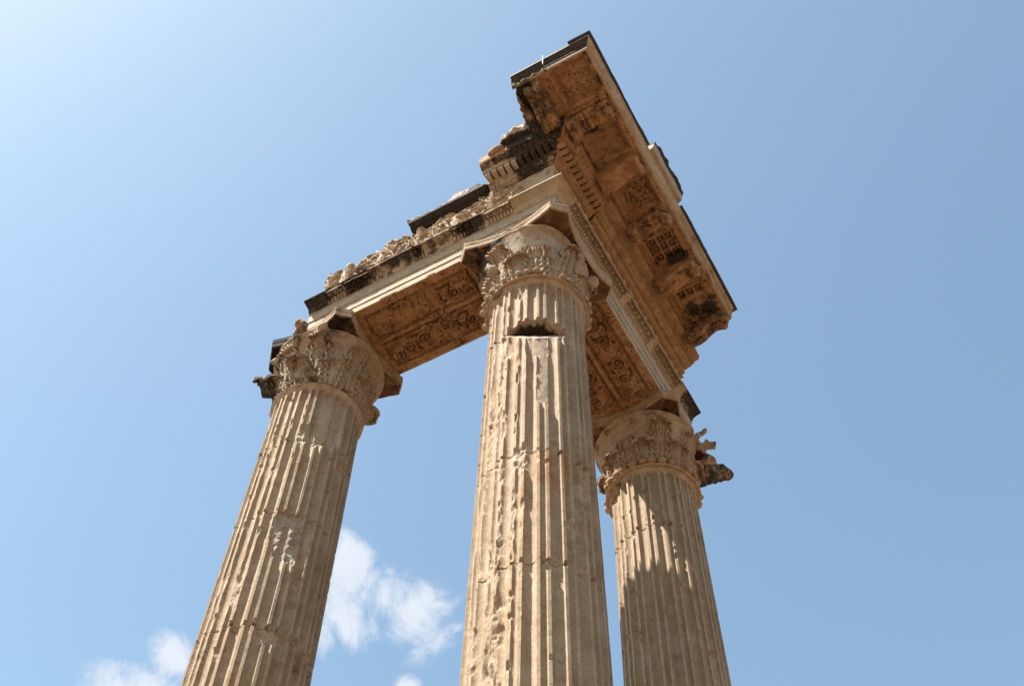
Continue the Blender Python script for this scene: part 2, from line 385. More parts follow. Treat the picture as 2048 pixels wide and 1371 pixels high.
def ring(name, parent, ax, rad, z, thick, tall, wearf, seed, beads=0, col=(0, .4, .1), mat=None):
    t = np.linspace(0, 2*np.pi, 14, endpoint=False)
    n = 360; T, I = np.meshgrid(np.linspace(0, 360, n, endpoint=False), t, indexing='ij')
    x, y = np.cos(np.radians(T)), np.sin(np.radians(T)); nn = fbm(x*6, y*6, z, seed)
    k = 1-wearf(T)*(.55+.6*np.clip(nn, -.4, 1))
    rr = rad-thick+thick*(np.cos(I))*np.clip(k, 0, 1)+.008*nn*np.cos(I); zz_ = z+tall*np.sin(I)*np.clip(.3+.7*k, .2, 1)+.004*nn
    P = np.stack([ax[0]+rr*x, ax[1]+rr*y, zz_], -1)
    return link(name, P, gridF(n, 14, True, True), mat or MC, parent, col)

def blob(c, r, seed, n=14, sq=(1, 1, 1), amp=.15):
    u = np.linspace(0, np.pi, n//2+2)[1:-1]; v = np.linspace(0, 2*np.pi, n, endpoint=False)
    U, Vv = np.meshgrid(u, v, indexing='ij')
    d = np.stack([np.sin(U)*np.cos(Vv), np.sin(U)*np.sin(Vv), np.cos(U)], -1)
    d = np.concatenate([d.reshape(-1, 3), [[0, 0, 1], [0, 0, -1]]])
    k = 1+amp*fbm(d[:, 0]*2+c[0]*7, d[:, 1]*2+c[1]*7, d[:, 2]*2, seed)
    P = np.array(c)+d*k[:, None]*r*np.array(sq); a, b = len(u), n; i = np.arange(n)
    F = [gridF(a, b, False, True), ]
    F.append(np.stack([np.full(n, a*b), i, np.roll(i, -1)], 1)); F.append(np.stack([np.full(n, a*b+1), np.roll(i, -1)+(a-1)*b, i+(a-1)*b], 1))
    return P, F
def merge(L):
    V, F, off = [], [], 0
    for v, f in L:
        v = np.asarray(v).reshape(-1, 3); V.append(v); F += [np.asarray(g)+off for g in (f if isinstance(f, list) else [f])]; off += len(v)
    return np.concatenate(V), F
def beads(name, parent, ax, rad, z, n, t0, t1, size, seed, col=(0, .35, .1), skip=.15, zs=.8):
    r = np.random.default_rng(seed)
    for t in np.linspace(t0, t1, n):
        if r.random() < skip: continue
        a = math.radians(t+r.normal(0, .5)); s_ = size*r.uniform(.75, 1.15)
        V, F = blob((ax[0]+rad*math.cos(a), ax[1]+rad*math.sin(a), z+r.normal(0, .006)), s_, seed, 12, (1, 1, zs), .3)
        link(name, V, F, MC, parent, col)

def abacus(parent, ax, seed, corners, stain_shade, z0=1.152, z1=1.348):
    """concave sides, cut corners; corners: per-corner (reach, blunt) ; angle order -x-y, +x-y, +x+y, -x+y"""
    out = []
    cor = []
    for (sx, sy), (rc, bl) in zip([(-1, -1), (1, -1), (1, 1), (-1, 1)], corners):
        a = np.array([sx*rc, sy*rc]); tx = np.array([-sy, sx])/math.sqrt(1)   # tangent in travel order
        cor.append((a+np.array([-sx, 0])*bl*(1 if sx*sy > 0 else 0)+np.array([0, -sy])*bl*(0 if sx*sy > 0 else 1),
                    a+np.array([0, -sy])*bl*(1 if sx*sy > 0 else 0)+np.array([-sx, 0])*bl*(0 if sx*sy > 0 else 1)))
    # order for ccw travel: (-,-) -> (+,-) -> (+,+) -> (-,+)
    pts = []
    for q in range(4):
        a_in, a_out = cor[q][1], cor[q][0]
        sx, sy = [(-1, -1), (1, -1), (1, 1), (-1, 1)][q]
        nx_ = [(1, -1), (1, 1), (-1, 1), (-1, -1)][q]
        rc, bl = corners[q]; a = np.array([sx*rc, sy*rc]); rn = corners[(q+1) % 4][0]; bn = corners[(q+1) % 4][1]
        nxt = np.array([nx_[0]*rn, nx_[1]*rn])
        d = (nxt-a)/np.linalg.norm(nxt-a)
        prv_d = np.array([d[1], -d[0]])       # previous side arrives along this direction (ccw square)
        p_before = a-np.array([-d[1], d[0]])*0
        # chamfer: point on the previous side, then point on this side
        prevdir = np.array([-(-d[1]), -d[0]])  # rotate d by -90deg
        pts.append(a+np.array([-d[1], d[0]])*bl); pts.append(a+d*bl)
        e0 = a+d*bl; e1 = nxt-d*bn; Lh = np.linalg.norm(e1-e0); inn = np.array([-d[1], d[0]])
        for f in np.linspace(0, 1, 26)[1:-1]:
            pts.append(e0+(e1-e0)*f+inn*(.11*math.sin(math.pi*f)))
    pts = resample(np.vstack([pts, pts[:1]]), .03)[:-1]
    m = len(pts); c = np.array(ax)
    prof = [(-.035, z0), (-.02, z0+.006), (-.012, z0+.03), (-.008, z0+.08), (-.012, z0+.105), (0, z0+.118), (0, z0+.16), (0, z1)]
    nrm = np.roll(pts, -1, 0)-np.roll(pts, 1, 0); nrm /= np.linalg.norm(nrm, axis=1)[:, None]; nrm = np.stack([nrm[:, 1], -nrm[:, 0]], 1)
    rows = []
    for k, (o, z) in enumerate(prof):
        q = pts+nrm*o; n_ = fbm(q[:, 0]*6, q[:, 1]*6, z*6, seed)
        q = q-nrm*(.022*np.clip(n_+.1, 0, 1))[:, None]; rows.append(np.column_stack([q+c, np.full(m, z)+.006*n_*(k > 1)*(k < 7)]))
    P = np.array(rows); n = len(prof)
    V = np.concatenate([P.reshape(-1, 3), [[c[0], c[1], z0]], [[c[0], c[1], z1]]]); i = np.arange(m)
    F = [gridF(n, m, False, True), np.stack([np.roll(i, -1), i, np.full(m, n*m)], 1), np.stack([i+(n-1)*m, np.roll(i, -1)+(n-1)*m, np.full(m, n*m+1)], 1)]
    o = link('abacus', V, F, MC, parent, stain_shade(V)); flat_big(o); return o
def flat_big(o):
    pass

def column(ax, label, seed):
    return empty('temple_column', (ax[0], ax[1], -11.3), label, 'column', 'corner columns of the ruined temple')
def base(parent, ax):
    pr = [(0.3, -11.296), (.98, -11.296), (1.0, -11.25), (1.0, -11.1), (.97, -11.07), (.86, -11.05), (.82, -10.98), (.84, -10.9), (.88, -10.86), (.89, -10.78), (.86, -10.72), (.76, -10.7), (.755, -10.61), (.5, -10.605)]
    P = lathe(pr, ax, 96); link('column_base', P, gridF(len(pr), 96, False, True), MS, parent, (0, 0, 0))

AX = {'C': (0., 0.), 'L': (0., S1), 'R': (S2, 0.)}
# --- corner column
cC = column(AX['C'], 'corner column in the middle, its top drum undercut by a dark gap', 1)
def wC(T, Z): return np.clip(sst(-np.abs(dA(T, 168)), -34, -8)*(.35+.75*sst(-Z, .9, 2.2))+.15*sst(-np.abs(dA(T, 190)), -30, 0), 0, 1)
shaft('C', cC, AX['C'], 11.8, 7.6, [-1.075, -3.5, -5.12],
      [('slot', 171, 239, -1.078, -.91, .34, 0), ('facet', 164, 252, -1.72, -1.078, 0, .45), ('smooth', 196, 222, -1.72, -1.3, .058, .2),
       ('rough', 176, 212, -3.85, -3.35, .045, .2), ('rough', 158, 172, -1.35, -1.1, .06, .2), ('smooth', 208, 222, -2.7, -1.5, .040, .2),
       ('rough', 244, 262, -4.3, -3.5, .03, .3), ('rough', 150, 180, -6.6, -5.4, .035, 0)], wC, 11, MS)
base(cC, AX['C'])
cap = sub('capital', (0, 0, 0), cC)
bell(cap, AX['C'], 3, lambda T, z: np.stack([.62*sst(-np.abs(dA(T, 143)), -50, -12)*sst(z, .3, .7)+.18*sst(z, .98, 1.1), .25+.15*sst(z, .85, 1.1), .75*sst(z, .2, .7)*(1-sst(z, .9, 1.08))], -1), lambda T: .5*(np.abs(dA(T, 160)) < 30), lambda T: sst(-np.abs(dA(T, 292)), -80, -30))  # shade of the bell's left flank painted in through the crust channel
for k in range(8):
    th = 208+45*k-22
    leaf(cap, AX['C'], th, .05, .42, .48, .10, [.98, .80, .95, .9, .9, .9, .7, .9][k], 20+k, stain_shade=(0, .3, .25))
for k, (cut, cu_) in enumerate([(.66, .02), (.95, .09), (1.0, .08), (.7, .1), (.7, .1), (.6, .1), (.8, .08), (.92, .12)]):
    leaf(cap, AX['C'], 208+45*k, .12, .74, .44, cu_, cut, 40+k, push=.0, stain_shade=(0, .45, .2))
rock('broken_stalk', [(-.60, .30, .42), (-.66, .34, .60), (-.70, .38, .74)], [.05, .07, .03], cap, MC, 61, (0, .4, .15), amp=.5)
rock('broken_stalk', [(-.10, -.66, .45), (-.12, -.74, .75), (-.2, -.80, .95)], [.05, .06, .03], cap, MC, 62, (0, .5, .15), amp=.5)
rock('broken_stalk', [(.18, -.64, .5), (.22, -.72, .72), (.28, -.78, .9)], [.07, .08, .05], cap, MC, 63, (0, .6, .1), amp=.5)
ring('astragal', cC, AX['C'], .705, .012, .055, .020, lambda T: .25+.2*(np.abs(dA(T, 170)) < 30), 5, col=(0, .45, .15))
beads('bead', cap, AX['C'], .70, .072, 38, 0, 351, .055, 8, skip=.28, zs=.62)
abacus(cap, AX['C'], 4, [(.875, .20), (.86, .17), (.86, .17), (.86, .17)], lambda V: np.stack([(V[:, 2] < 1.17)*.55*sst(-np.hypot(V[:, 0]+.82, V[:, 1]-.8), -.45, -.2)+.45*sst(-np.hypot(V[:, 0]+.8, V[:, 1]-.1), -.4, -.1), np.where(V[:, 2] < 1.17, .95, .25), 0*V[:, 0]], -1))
# --- left column
cL = column(AX['L'], 'left column with a grey patch on its shaft, leaning inward in view', 2)
def wL(T, Z): return np.clip(sst(-np.abs(dA(T, 180)), -30, -5)*(.35+.4*vn(Z*1.3, 5.5, 0, 3)), 0, 1)
shaft('L', cL, AX['L'], 10.9, 6.4, [-1.19, -2.57, -4.37],
      [('smooth', 223, 262, -1.12, -.10, .050, .35), ('rough', 200, 246, -1.34, -.85, .045, .1), ('rough', 206, 250, -3.42, -2.56, .046, 1.0), ('smooth', 212, 240, -2.75, -2.585, .05, .9),
       ('smooth', 226, 245, -4.58, -4.38, .05, 0), ('rough', 178, 196, -4.1, -3.6, .05, .2), ('rough', 262, 290, -1.5, -.9, .03, .3)], wL, 23, MS,
      lambda T, Z, n: .30*sst(-Z, 4.37, 4.42)*sst(n, -.3, .2))
base(cL, AX['L'])
cap = sub('capital', (0, S1, 0), cL)
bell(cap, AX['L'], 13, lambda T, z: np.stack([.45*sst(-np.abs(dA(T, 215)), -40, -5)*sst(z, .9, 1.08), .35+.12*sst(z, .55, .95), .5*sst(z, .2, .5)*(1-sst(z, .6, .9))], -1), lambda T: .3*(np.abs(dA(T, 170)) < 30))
for k in range(8):
    th = 186+45*k
    leaf(cap, AX['L'], th, .03, .46, .50, [.16, .10, .12, .14, .12, .12, .12, .16][k], [1, .92, .95, 1, 1, 1, 1, 1][k], 70+k, stain_shade=([.34, .16, .05, 0, 0, 0, 0, .45][k], .35, .1))
for k, (cut, cu_, cr_) in enumerate([(1, .16, .35), (.9, .14, .12), (.72, .08, .0), (.6, .06, .05), (.8, .1, .1), (.8, .1, 0), (1, .12, 0), (.85, .14, .35)]):
    leaf(cap, AX['L'], 186+22.5+45*k-22.5*0, .10, .80, .46, cu_, cut, 90+k, push=.01, stain_shade=(cr_, .4, .1))
rock('broken_volute', [(-.55, S1-.25, .72), (-.72, S1-.38, .92), (-.84, S1-.55, 1.02)], [.06, .07, .11], cap, MC, 101, (.05, .4, .3))
rock('broken_volute', [(-.50, S1+.1, .7), (-.72, S1+.05, .95), (-.86, S1-.02, 1.06)], [.06, .07, .09], cap, MC, 102, (.5, .4, .2))
rock('curled_leaf', [(-.48, S1+.42, .22), (-.62, S1+.52, .40), (-.74, S1+.60, .48), (-.80, S1+.64, .40)], [.07, .09, .07, .04], cap, MC, 103, (.6, .3, 0), amp=.55, freq=6.0)
rock('curled_leaf', [(-.52, S1+.30, .70), (-.66, S1+.40, .86), (-.76, S1+.46, .82)], [.06, .08, .05], cap, MC, 105, (.45, .3, 0), amp=.55, freq=6.0)
rock('abacus_flower', [(-.70, S1-.02, 1.10), (-.84, S1-.04, 1.24), (-.93, S1-.06, 1.36)], [.07, .10, .08], cap, MC, 104, (.38, .5, 0), amp=.5)
ring('astragal', cL, AX['L'], .675, .010, .04, .018, lambda T: .5+.3*(np.abs(dA(T, 230)) < 40), 15)
abacus(cap, AX['L'], 14, [(.86, .19), (.86, .15), (.86, .17), (.80, .30)], lambda V: np.stack([(.30+.35*(V[:, 2] < 1.17))*sst(-np.hypot(V[:, 0]+.82, V[:, 1]-2.8), -.5, -.22)+.8*sst(-np.hypot(V[:, 0]+.8, V[:, 1]-4.2), -.6, -.3)+.3*sst(-np.hypot(V[:, 0]-.8, V[:, 1]-2.83), -.5, -.2), np.where(V[:, 2] < 1.17, .95, .35), 0*V[:, 0]], -1))
# --- right column
cR = column(AX['R'], 'right column with a shaded shaft and a dark broken volute jutting out', 3)
def wR(T, Z): return np.clip(sst(-np.abs(dA(T, 150)), -22, -5)*.45*sst(Z, -1.9, -.6), 0, 1)
shaft('R', cR, AX['R'], 12.3, 5.2, [-1.17],
      [('rough', 176, 190, -1.2, -1.0, .04, .1), ('rough', 158, 168, -1.35, -1.15, .035, .1)], wR, 37, MS)
base(cR, AX['R'])
cap = sub('capital', (S2, 0, 0), cR)
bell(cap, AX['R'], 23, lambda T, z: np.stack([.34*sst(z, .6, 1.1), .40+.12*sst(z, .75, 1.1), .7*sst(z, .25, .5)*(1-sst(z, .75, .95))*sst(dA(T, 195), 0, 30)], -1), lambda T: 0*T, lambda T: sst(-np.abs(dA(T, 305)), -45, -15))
for k in range(8):
    leaf(cap, AX['R'], 196+45*k, .05, .46, .48, .10, [1, .95, 1, 1, 1, 1, 1, 1][k], 120+k, stain_shade=(0, .5, .1))
for k, (cut, cu_) in enumerate([(.62, .02), (.98, .12), (.9, .10), (.95, .12), (.8, .1), (.8, .1), (.8, .1), (.62, .02)]):
    leaf(cap, AX['R'], 218.5+45*(k-1), .12, .78, .44, cu_, cut, 140+k, push=.0, stain_shade=(0, .55, .1))
ring('astragal', cR, AX['R'], .715, .014, .065, .022, lambda T: 0*T+.10, 25, col=(0, .50, 0))
beads('bead', cap, AX['R'], .70, .075, 30, 0, 348, .060, 28, col=(0, .6, 0), skip=.15)
rock('broken_volute', [(S2+.40, -.42, .72), (S2+.62, -.62, .90), (S2+.82, -.80, 1.02), (S2+1.06, -.99, 1.11)], [.20, .17, .13, .12], cap, MC, 151, (.50, .75, 0), amp=.28)
rock('volute_crust', [(S2+.74, -.68, 1.12), (S2+.92, -.84, 1.17), (S2+1.08, -.98, 1.19)], [.06, .07, .07], cap, MC, 152, (.9, 0, 0), amp=.4)
rock('curled_leaf', [(S2+.18, -.74, .95), (S2+.28, -.92, 1.06), (S2+.34, -.98, .98)], [.05, .07, .05], cap, MC, 153, (.15, .5, .1), amp=.55, freq=6.0)
rock('curled_leaf', [(S2+.42, -.66, .85), (S2+.5, -.84, .98), (S2+.58, -.9, .94)], [.05, .08, .05], cap, MC, 154, (.35, .5, .1), amp=.55, freq=6.0)
rock('curled_leaf', [(S2+.05, -.78, 1.05), (S2+.10, -.92, 1.18), (S2+.12, -.97, 1.26)], [.04, .045, .04], cap, MC, 155, (.1, .5, .1), amp=.55, freq=6.0)
abacus(cap, AX['R'], 24, [(.86, .20), (.80, .25), (.86, .17), (.86, .17)], lambda V: np.stack([.15*sst(V[:, 0], S2-.9, S2-.5)*0, np.where(V[:, 2] < 1.17, .95, .5), 0*V[:, 0]], -1))

# ------------------------------------------------------------ swept mouldings
def loopnorm(p):
    d = np.roll(p, -1, 0)-np.roll(p, 1, 0); d /= np.linalg.norm(d, axis=1)[:, None]+1e-9
    return np.stack([d[:, 1], -d[:, 0]], 1)
def sweep(name, prof, side, s_end, mat, parent, disp=None, colf=None, step=.014, pstep=.014, s_start=None, endrough=.03, rag=None, smooth=True, back=None):
    """closed cross-section prof [(c,z)...] (outer face going up, counter-clockwise) swept from the corner mitre (or s_start) to s_end.
    side 'L': along +y with outward -x ; side 'R': along +x with outward -y"""
    p = resample(list(prof)+[prof[0]], pstep)[:-1]; nr = loopnorm(p); m = len(p)
    s0 = -p[:, 0] if s_start is None else np.full(m, s_start)
    L_ = s_end-s0.min(); n = max(2, int(L_/step)); u = np.linspace(0, 1, n)[:, None]
    er = lambda q, sd: endrough*(fbm(p[:, 0]*5, p[:, 1]*5, q, sd)*1.4)
    e1 = s_end+er(1.3, 7); e0 = s0+(0 if s_start is None else er(4.7, 9))
    S = e0[None]+(e1-e0)[None]*u; C_ = np.broadcast_to(p[:, 0], S.shape).copy(); Z_ = np.broadcast_to(p[:, 1], S.shape).copy()
    D = .003*fbm(S*9, C_*9, Z_*9, 3)
    if disp is not None: D = D+disp(S, C_, Z_, nr)
    C_ = C_+D*nr[:, 0]; Z_ = Z_+D*nr[:, 1]
    if rag is not None: C_, Z_, S = rag(S, C_, Z_)
    P = np.stack([-C_, S, Z_] if side == 'L' else [S, -C_, Z_], -1)
    flip = side == 'R'
    cen = P.mean(1); V = np.concatenate([P.reshape(-1, 3), cen[:1], cen[-1:]]); i = np.arange(m)
    F = [gridF(n, m, False, True, flip), np.stack([np.roll(i, -1), i, np.full(m, n*m)], 1)[:, ::(-1 if flip else 1)], np.stack([i+(n-1)*m, np.roll(i, -1)+(n-1)*m, np.full(m, n*m+1)], 1)[:, ::(-1 if flip else 1)]]
    col = None
    if colf is not None:
        c = colf(S, C_, Z_, nr).reshape(-1, 3); col = np.concatenate([c, c[:1], c[-1:]])
    else: col = (0, 0, 0)
    o = link(name, V, F, mat, parent, col, smooth)
    try: o.data.set_sharp_from_angle(angle=math.radians(38))
    except Exception: pass
    return o

# relief painter: a height map over a rectangle (a along, b across)
class Relief:
    def __init__(s, a0, a1, b0, b1, res=.007):
        s.a0, s.b0, s.res = a0, b0, res; s.na, s.nb = int((a1-a0)/res)+1, int((b1-b0)/res)+1; s.h = np.zeros((s.na, s.nb))
        s.A, s.B = np.meshgrid(a0+np.arange(s.na)*res, b0+np.arange(s.nb)*res, indexing='ij')
    def win(s, a, b, r):
        i0, i1 = int((a-r-s.a0)/s.res), int((a+r-s.a0)/s.res)+2; j0, j1 = int((b-r-s.b0)/s.res), int((b+r-s.b0)/s.res)+2
        return slice(max(0, i0), max(0, min(s.na, i1))), slice(max(0, j0), max(0, min(s.nb, j1)))
    def ell(s, a, b, ang, la, lb, h, p=.5, mode='max', rib=False):
        w_ = s.win(a, b, max(la, lb)); A, B = s.A[w_]-a, s.B[w_]-b
        if A.size == 0: return
        ca, sa = math.cos(ang), math.sin(ang); u, v = (A*ca+B*sa)/la, (-A*sa+B*ca)/lb
        k = h*np.clip(1-u*u-v*v, 0, 1)**p
        if rib: k = k*(1-.45*np.exp(-(v/.16)**2))
        s.h[w_] = np.maximum(s.h[w_], k) if mode == 'max' else (s.h[w_]+k)
    def leafshape(s, a, b, ang, L_, W, h):
        s.ell(a+math.cos(ang)*L_*.5, b+math.sin(ang)*L_*.5, ang, L_*.55, W*.5, h, .36, rib=True)
    def line(s, pts, r, h):
        pts = resample(pts, r*.5)
        for a, b in pts: s.ell(a, b, 0, r, r, h, .5)
    def rect(s, a0, a1, b0, b1, h, mode='set'):
        k = (s.A > a0) & (s.A < a1) & (s.B > b0) & (s.B < b1)
        if mode == 'set': s.h[k] = h
        else: s.h[k] += h
    def frame(s, a0, a1, b0, b1, wdt, h):
        k = (s.A > a0) & (s.A < a1) & (s.B > b0) & (s.B < b1) & ~((s.A > a0+wdt) & (s.A < a1-wdt) & (s.B > b0+wdt) & (s.B < b1-wdt)); s.h[k] = h
    def get(s, a, b):
        x = np.clip((a-s.a0)/s.res, 0, s.na-1.001); y = np.clip((b-s.b0)/s.res, 0, s.nb-1.001); i, j = x.astype(int), y.astype(int); f, g = x-i, y-j
        inside = (a >= s.a0) & (a <= s.a0+(s.na-1)*s.res) & (b >= s.b0) & (b <= s.b0+(s.nb-1)*s.res)
        return np.where(inside, s.h[i, j]*(1-f)*(1-g)+s.h[i+1, j]*f*(1-g)+s.h[i, j+1]*(1-f)*g+s.h[i+1, j+1]*f*g, 0)

def soffit_relief(a0, a1, seed, plain=()):
    """two long sunk panels with guilloche borders, palmettes, griffins and scrolls, divided by a raised double fillet (along a)"""
    R = Relief(a0, a1, -.64, .64, .007); r = np.random.default_rng(seed)
    m = .07; lo, hi = a0+.02, a1-.02
    for b0, b1 in ((-.50, -.03), (.03, .50)):
        R.rect(lo+m, hi-m, b0, b1, -.025); R.rect(lo+m+.03, hi-m-.03, b0+.03, b1-.03, -.040)
        R.rect(lo+m+.045, hi-m-.045, b0+.045, b1-.045, -.012)
        R.rect(lo+m+.105, hi-m-.105, b0+.10, b1-.10, -.050)
        # guilloche of overlapping discs in the border
        def rn(a, b, ang):
            R.ell(a, b, ang, .030, .022, .030, .5, 'add')
            R.ell(a, b, ang, .012, .010, -.03, .5, 'add')
        for a in np.arange(lo+m+.08, hi-m-.06, .052):
            for b in (b0+.073, b1-.073):
                if r.random() < .93: rn(a, b, .6)
        for b in np.arange(b0+.10, b1-.08, .052):
            for a in (lo+m+.075, hi-m-.075): rn(a, b, .9)
        # figures
        ac = (lo+hi)/2; bc = (b0+b1)/2; span = (hi-lo)/2-.2
        for q in range(9): # palmette
            th = math.radians(-70+17.5*q)
            for sg in (-1, 1): R.leafshape(ac, bc-.02, math.pi/2-th if sg > 0 else -math.pi/2+th, .15, .035, -.050+.085)
        for sg in (-1, 1):
            for k in range(2):
                ca, cb = ac+sg*(.24+.30*k), bc+(-1)**k*.02
                if abs(ca-ac) > span: continue
                t = np.linspace(0, 3.6*np.pi, 60); rr = .115*(1-t/(3.9*np.pi))
                R.line(np.column_stack([ca+sg*rr*np.cos(t+2*k), cb+rr*np.sin(t+2*k)]), .012, .030)
                for q in range(7):
                    a_ = r.uniform(0, 6.28); R.leafshape(ca+.11*math.cos(a_), cb+.10*math.sin(a_), a_+r.normal(0, .4), r.uniform(.05, .1), .035, .03)
            ca = ac+sg*min(span-.03, .72)
            R.line([(ca-.14*sg, bc+.1), (ca-.05*sg, bc+.02), (ca+.05*sg, bc+.06), (ca+.12*sg, bc-.05)], .030, .035)   # animal body
            for dx in (-.10, -.04, .03, .09): R.line([(ca+dx*sg, bc+.02), (ca+(dx+.03)*sg, bc-.12)], .011, .03)
            for q in range(6): R.leafshape(ca, bc+.03, math.pi/2+.35*(q-2.5), .13, .028, .032)
        # losses
        for q in range(26):
            a, b = r.uniform(lo, hi), r.uniform(b0, b1); rd = r.uniform(.012, .035); R.ell(a, b, r.uniform(0, 3), rd*1.5, rd, -.022, .5, 'add')
    # losses: whole stretches worn flat (the restored smooth blocks)
    for (p0, p1, q0, q1) in plain:
        k = sst(R.A, p0, p0+.05)*sst(-R.A, -p1, -p1+.05)*sst(R.B, q0, q0+.04)*sst(-R.B, -q1, -q1+.04)
        R.h = R.h*(1-.88*k)-.038*k
    R.h = R.h*1.35+.004*fbm(R.A*14, R.B*14, 0, seed)-.010*np.clip(fbm(R.A*24, R.B*24, 0, seed+4)-.2, 0, 1)*3
    return R

def egg(S, v, per, w0, w1, h, sharp=1.0):
    """egg-and-dart relief: v is 0..1 across the band"""
    u = ((S/per) % 1)-.5; b = (v-.45)*2
    e = np.clip(1-(u/.30)**2-(b/.95)**2, 0, 1)**.5; rim = np.exp(-((np.hypot(u/.40, b/1.1)-1)/.13)**2)*.55
    dart = np.exp(-((np.abs(u)-.5)/.05)**2)*(b > -.9)*.6
    return h*np.maximum(np.maximum(e, rim), dart)
def tongues(S, v, per, h):
    u = ((S/per) % 1)-.5; b = (v-.5)*2
    return h*np.clip(1-(u/.40)**2-(np.clip(b, 0, 1)/1.05)**4, 0, 1)**.5
def band(C_, c0, c1): return (C_-c0)/(c1-c0)

PA = [(-H, 1.35), (H, 1.35), (H, 1.492), (.650, 1.494), (.652, 1.505), (.652, 1.665), (.668, 1.668), (.670, 1.68), (.670, 1.862), (.685, 1.868), (.690, 1.885), (.684, 1.898), (.69, 1.902),
      (.735, 1.965), (.745, 1.968), (.752, 1.978), (.820, 2.006), (.838, 2.008), (.840, 2.020), (.865, 2.022), (.865, 2.048), (-.80, 2.048), (-.80, 1.98), (-.70, 1.90), (-.655, 1.88), (-.655, 1.6), (-H, 1.6)]
# crown state on the left beam: (s0, s1, kind) kind 0 plain restored, 1 carved, 2 missing
CS_L = [(-.9, 0., 0), (0., .43, 1), (.43, .66, 0), (.66, 1.0, 1), (1.0, 1.50, 0), (1.50, 1.68, 1), (1.68, 2.44, 0), (2.44, 2.88, 1), (2.88, 2.92, 2), (2.92, 3.23, 1), (3.23, 3.60, 0)]
CRUST_L = [(-.9, .06, 0), (.06, .42, .12), (.42, 1.0, .8), (1.0, 1.49, .62), (1.49, 1.7, .8), (1.7, 2.46, .78), (2.46, 2.96, .85), (2.96, 3.22, .55), (3.22, 3.7, 1.1)]
CS_R = [(-.9, -.35, 0), (-.35, 1.35, 1), (1.35, 1.5, 0), (1.5, 2.3, 1), (2.3, 2.45, 0), (2.45, 3.3, 1), (3.3, 4.1, 0)]
CRUST_R = [(-.9, 3.45, 0), (3.45, 4.1, 1.0)]
def pick(S, tab, i=2):
    o = np.zeros_like(S)
    for a in tab: o = np.where((S >= a[0]) & (S < a[1]), a[i], o)
    return o
def arch_disp(R, CS, seed, per=.112):
    def f(S, C_, Z_, nr):
        D = np.zeros_like(S); bot = (Z_ < 1.352) & (np.abs(C_) < H-.01)
        D = np.where(bot, -(-R.get(S, -C_ if True else C_)), D)
        D = np.where(bot, R.get(S, C_), D)
        k = pick(S, CS)
        tz = (C_ > .68) & (Z_ > 1.898) & (Z_ < 1.968) & (C_ < .75); ez = (C_ > .748) & (Z_ > 1.97) & (Z_ < 2.01) & (C_ < .83)
        D = np.where(tz & (k == 1), tongues(S, band(C_, .735, .69), per*.5, .036)-.030, D)
        D = np.where(ez & (k == 1), egg(S, band(C_, .752, .82), per, 0, 1, .058)-.045, D)
        fil = (C_ > .83) & (Z_ > 2.0)
        n = fbm(S*7, C_*7, Z_*7, seed)
        D = np.where(fil & (k == 1), -.075*np.clip(n*.6+.85, 0, 1), D)
        bz = (C_ > .672) & (Z_ > 1.860) & (Z_ < 1.902) & (C_ < .70)
        D = np.where(bz & (k == 1), .006*np.cos(S/.028*2*np.pi)-.004, D)
        z2 = (C_ > .66) & (Z_ > 1.88)
        D = np.where(z2 & (k == 2), -.07, D)
        jn = np.abs(((S*1.0+.37) % .9)-.45)
        D = D-.010*np.exp(-(jn/.006)**2)*(k != 0)*(Z_ > 1.88)
        edge = (np.abs(Z_-1.35) < .03) & (C_ > .6)
        D = D-edge*.030*np.clip(fbm(S*3.2, 1.1, 0, seed+2)*1.6-.25, 0, 1)
        D = D-.012*np.clip(n-.45, 0, 1)*(~bot)
        # vertical joints between the three architrave stones near the middle of the span
        return D
    return f
def arch_col(CR, side):
    def f(S, C_, Z_, nr):
        n = fbm(S*3, C_*3, Z_*3, 77); bot = (Z_ < 1.46) & (np.abs(C_) < H-.012)
        Sj = S+.05*fbm(S*4, C_*9, Z_*9, 61); crust = (pick(Sj-.04, CR)+pick(Sj, CR)+pick(Sj+.04, CR))/3*sst(Z_, 1.862, 1.885)*(C_ > .67); crust = crust*(.66+.38*n+.22*sst(Z_, 1.93, 2.02))
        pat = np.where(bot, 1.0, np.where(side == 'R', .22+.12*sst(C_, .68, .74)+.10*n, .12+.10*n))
        if side == 'R': crust = np.maximum(crust, 0)
        pale = np.where((~bot) & (Z_ < 1.87), .35 if side == 'L' else .45, 0.0)
        return np.stack([crust, np.clip(pat, 0, 1), pale*np.ones_like(S)], -1)
    return f
aL = empty('architrave_beam', (0, 1.5, 1.35), 'left marble beam with a broken black carved crown, spanning middle and left capitals', 'architrave')
aR = empty('architrave_beam', (1.6, 0, 1.35), 'right marble beam with carved underside, running from middle to right capital', 'architrave')
RL = soffit_relief(.78, 2.78, 5, plain=[(1.75, 2.6, .1, .44), (1.62, 1.98, -.44, -.1), (1.5, 1.68, -.6, .6)])
RR = soffit_relief(.78, 2.82, 9, plain=[(.9, 1.3, .0, .4), (1.2, 1.6, -.45, -.1)])
sweep('architrave_block', PA, 'L', 3.62, ME, aL, arch_disp(RL, CS_L, 31), arch_col(CRUST_L, 'L'), .011, .012)
sweep('architrave_block', PA, 'R', 4.02, ME, aR, arch_disp(RR, CS_R, 32), arch_col(CRUST_R, 'R'), .011, .012)
# soffits carry the spotted patina: material slot by face height
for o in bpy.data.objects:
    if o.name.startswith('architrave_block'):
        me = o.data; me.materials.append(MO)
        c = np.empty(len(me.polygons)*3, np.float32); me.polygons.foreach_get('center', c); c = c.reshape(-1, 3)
        me.polygons.foreach_set('material_index', ((c[:, 2] < .11) & (np.abs(c[:, 0] if o.parent == aL else c[:, 1]) < .622)).astype(np.int32))

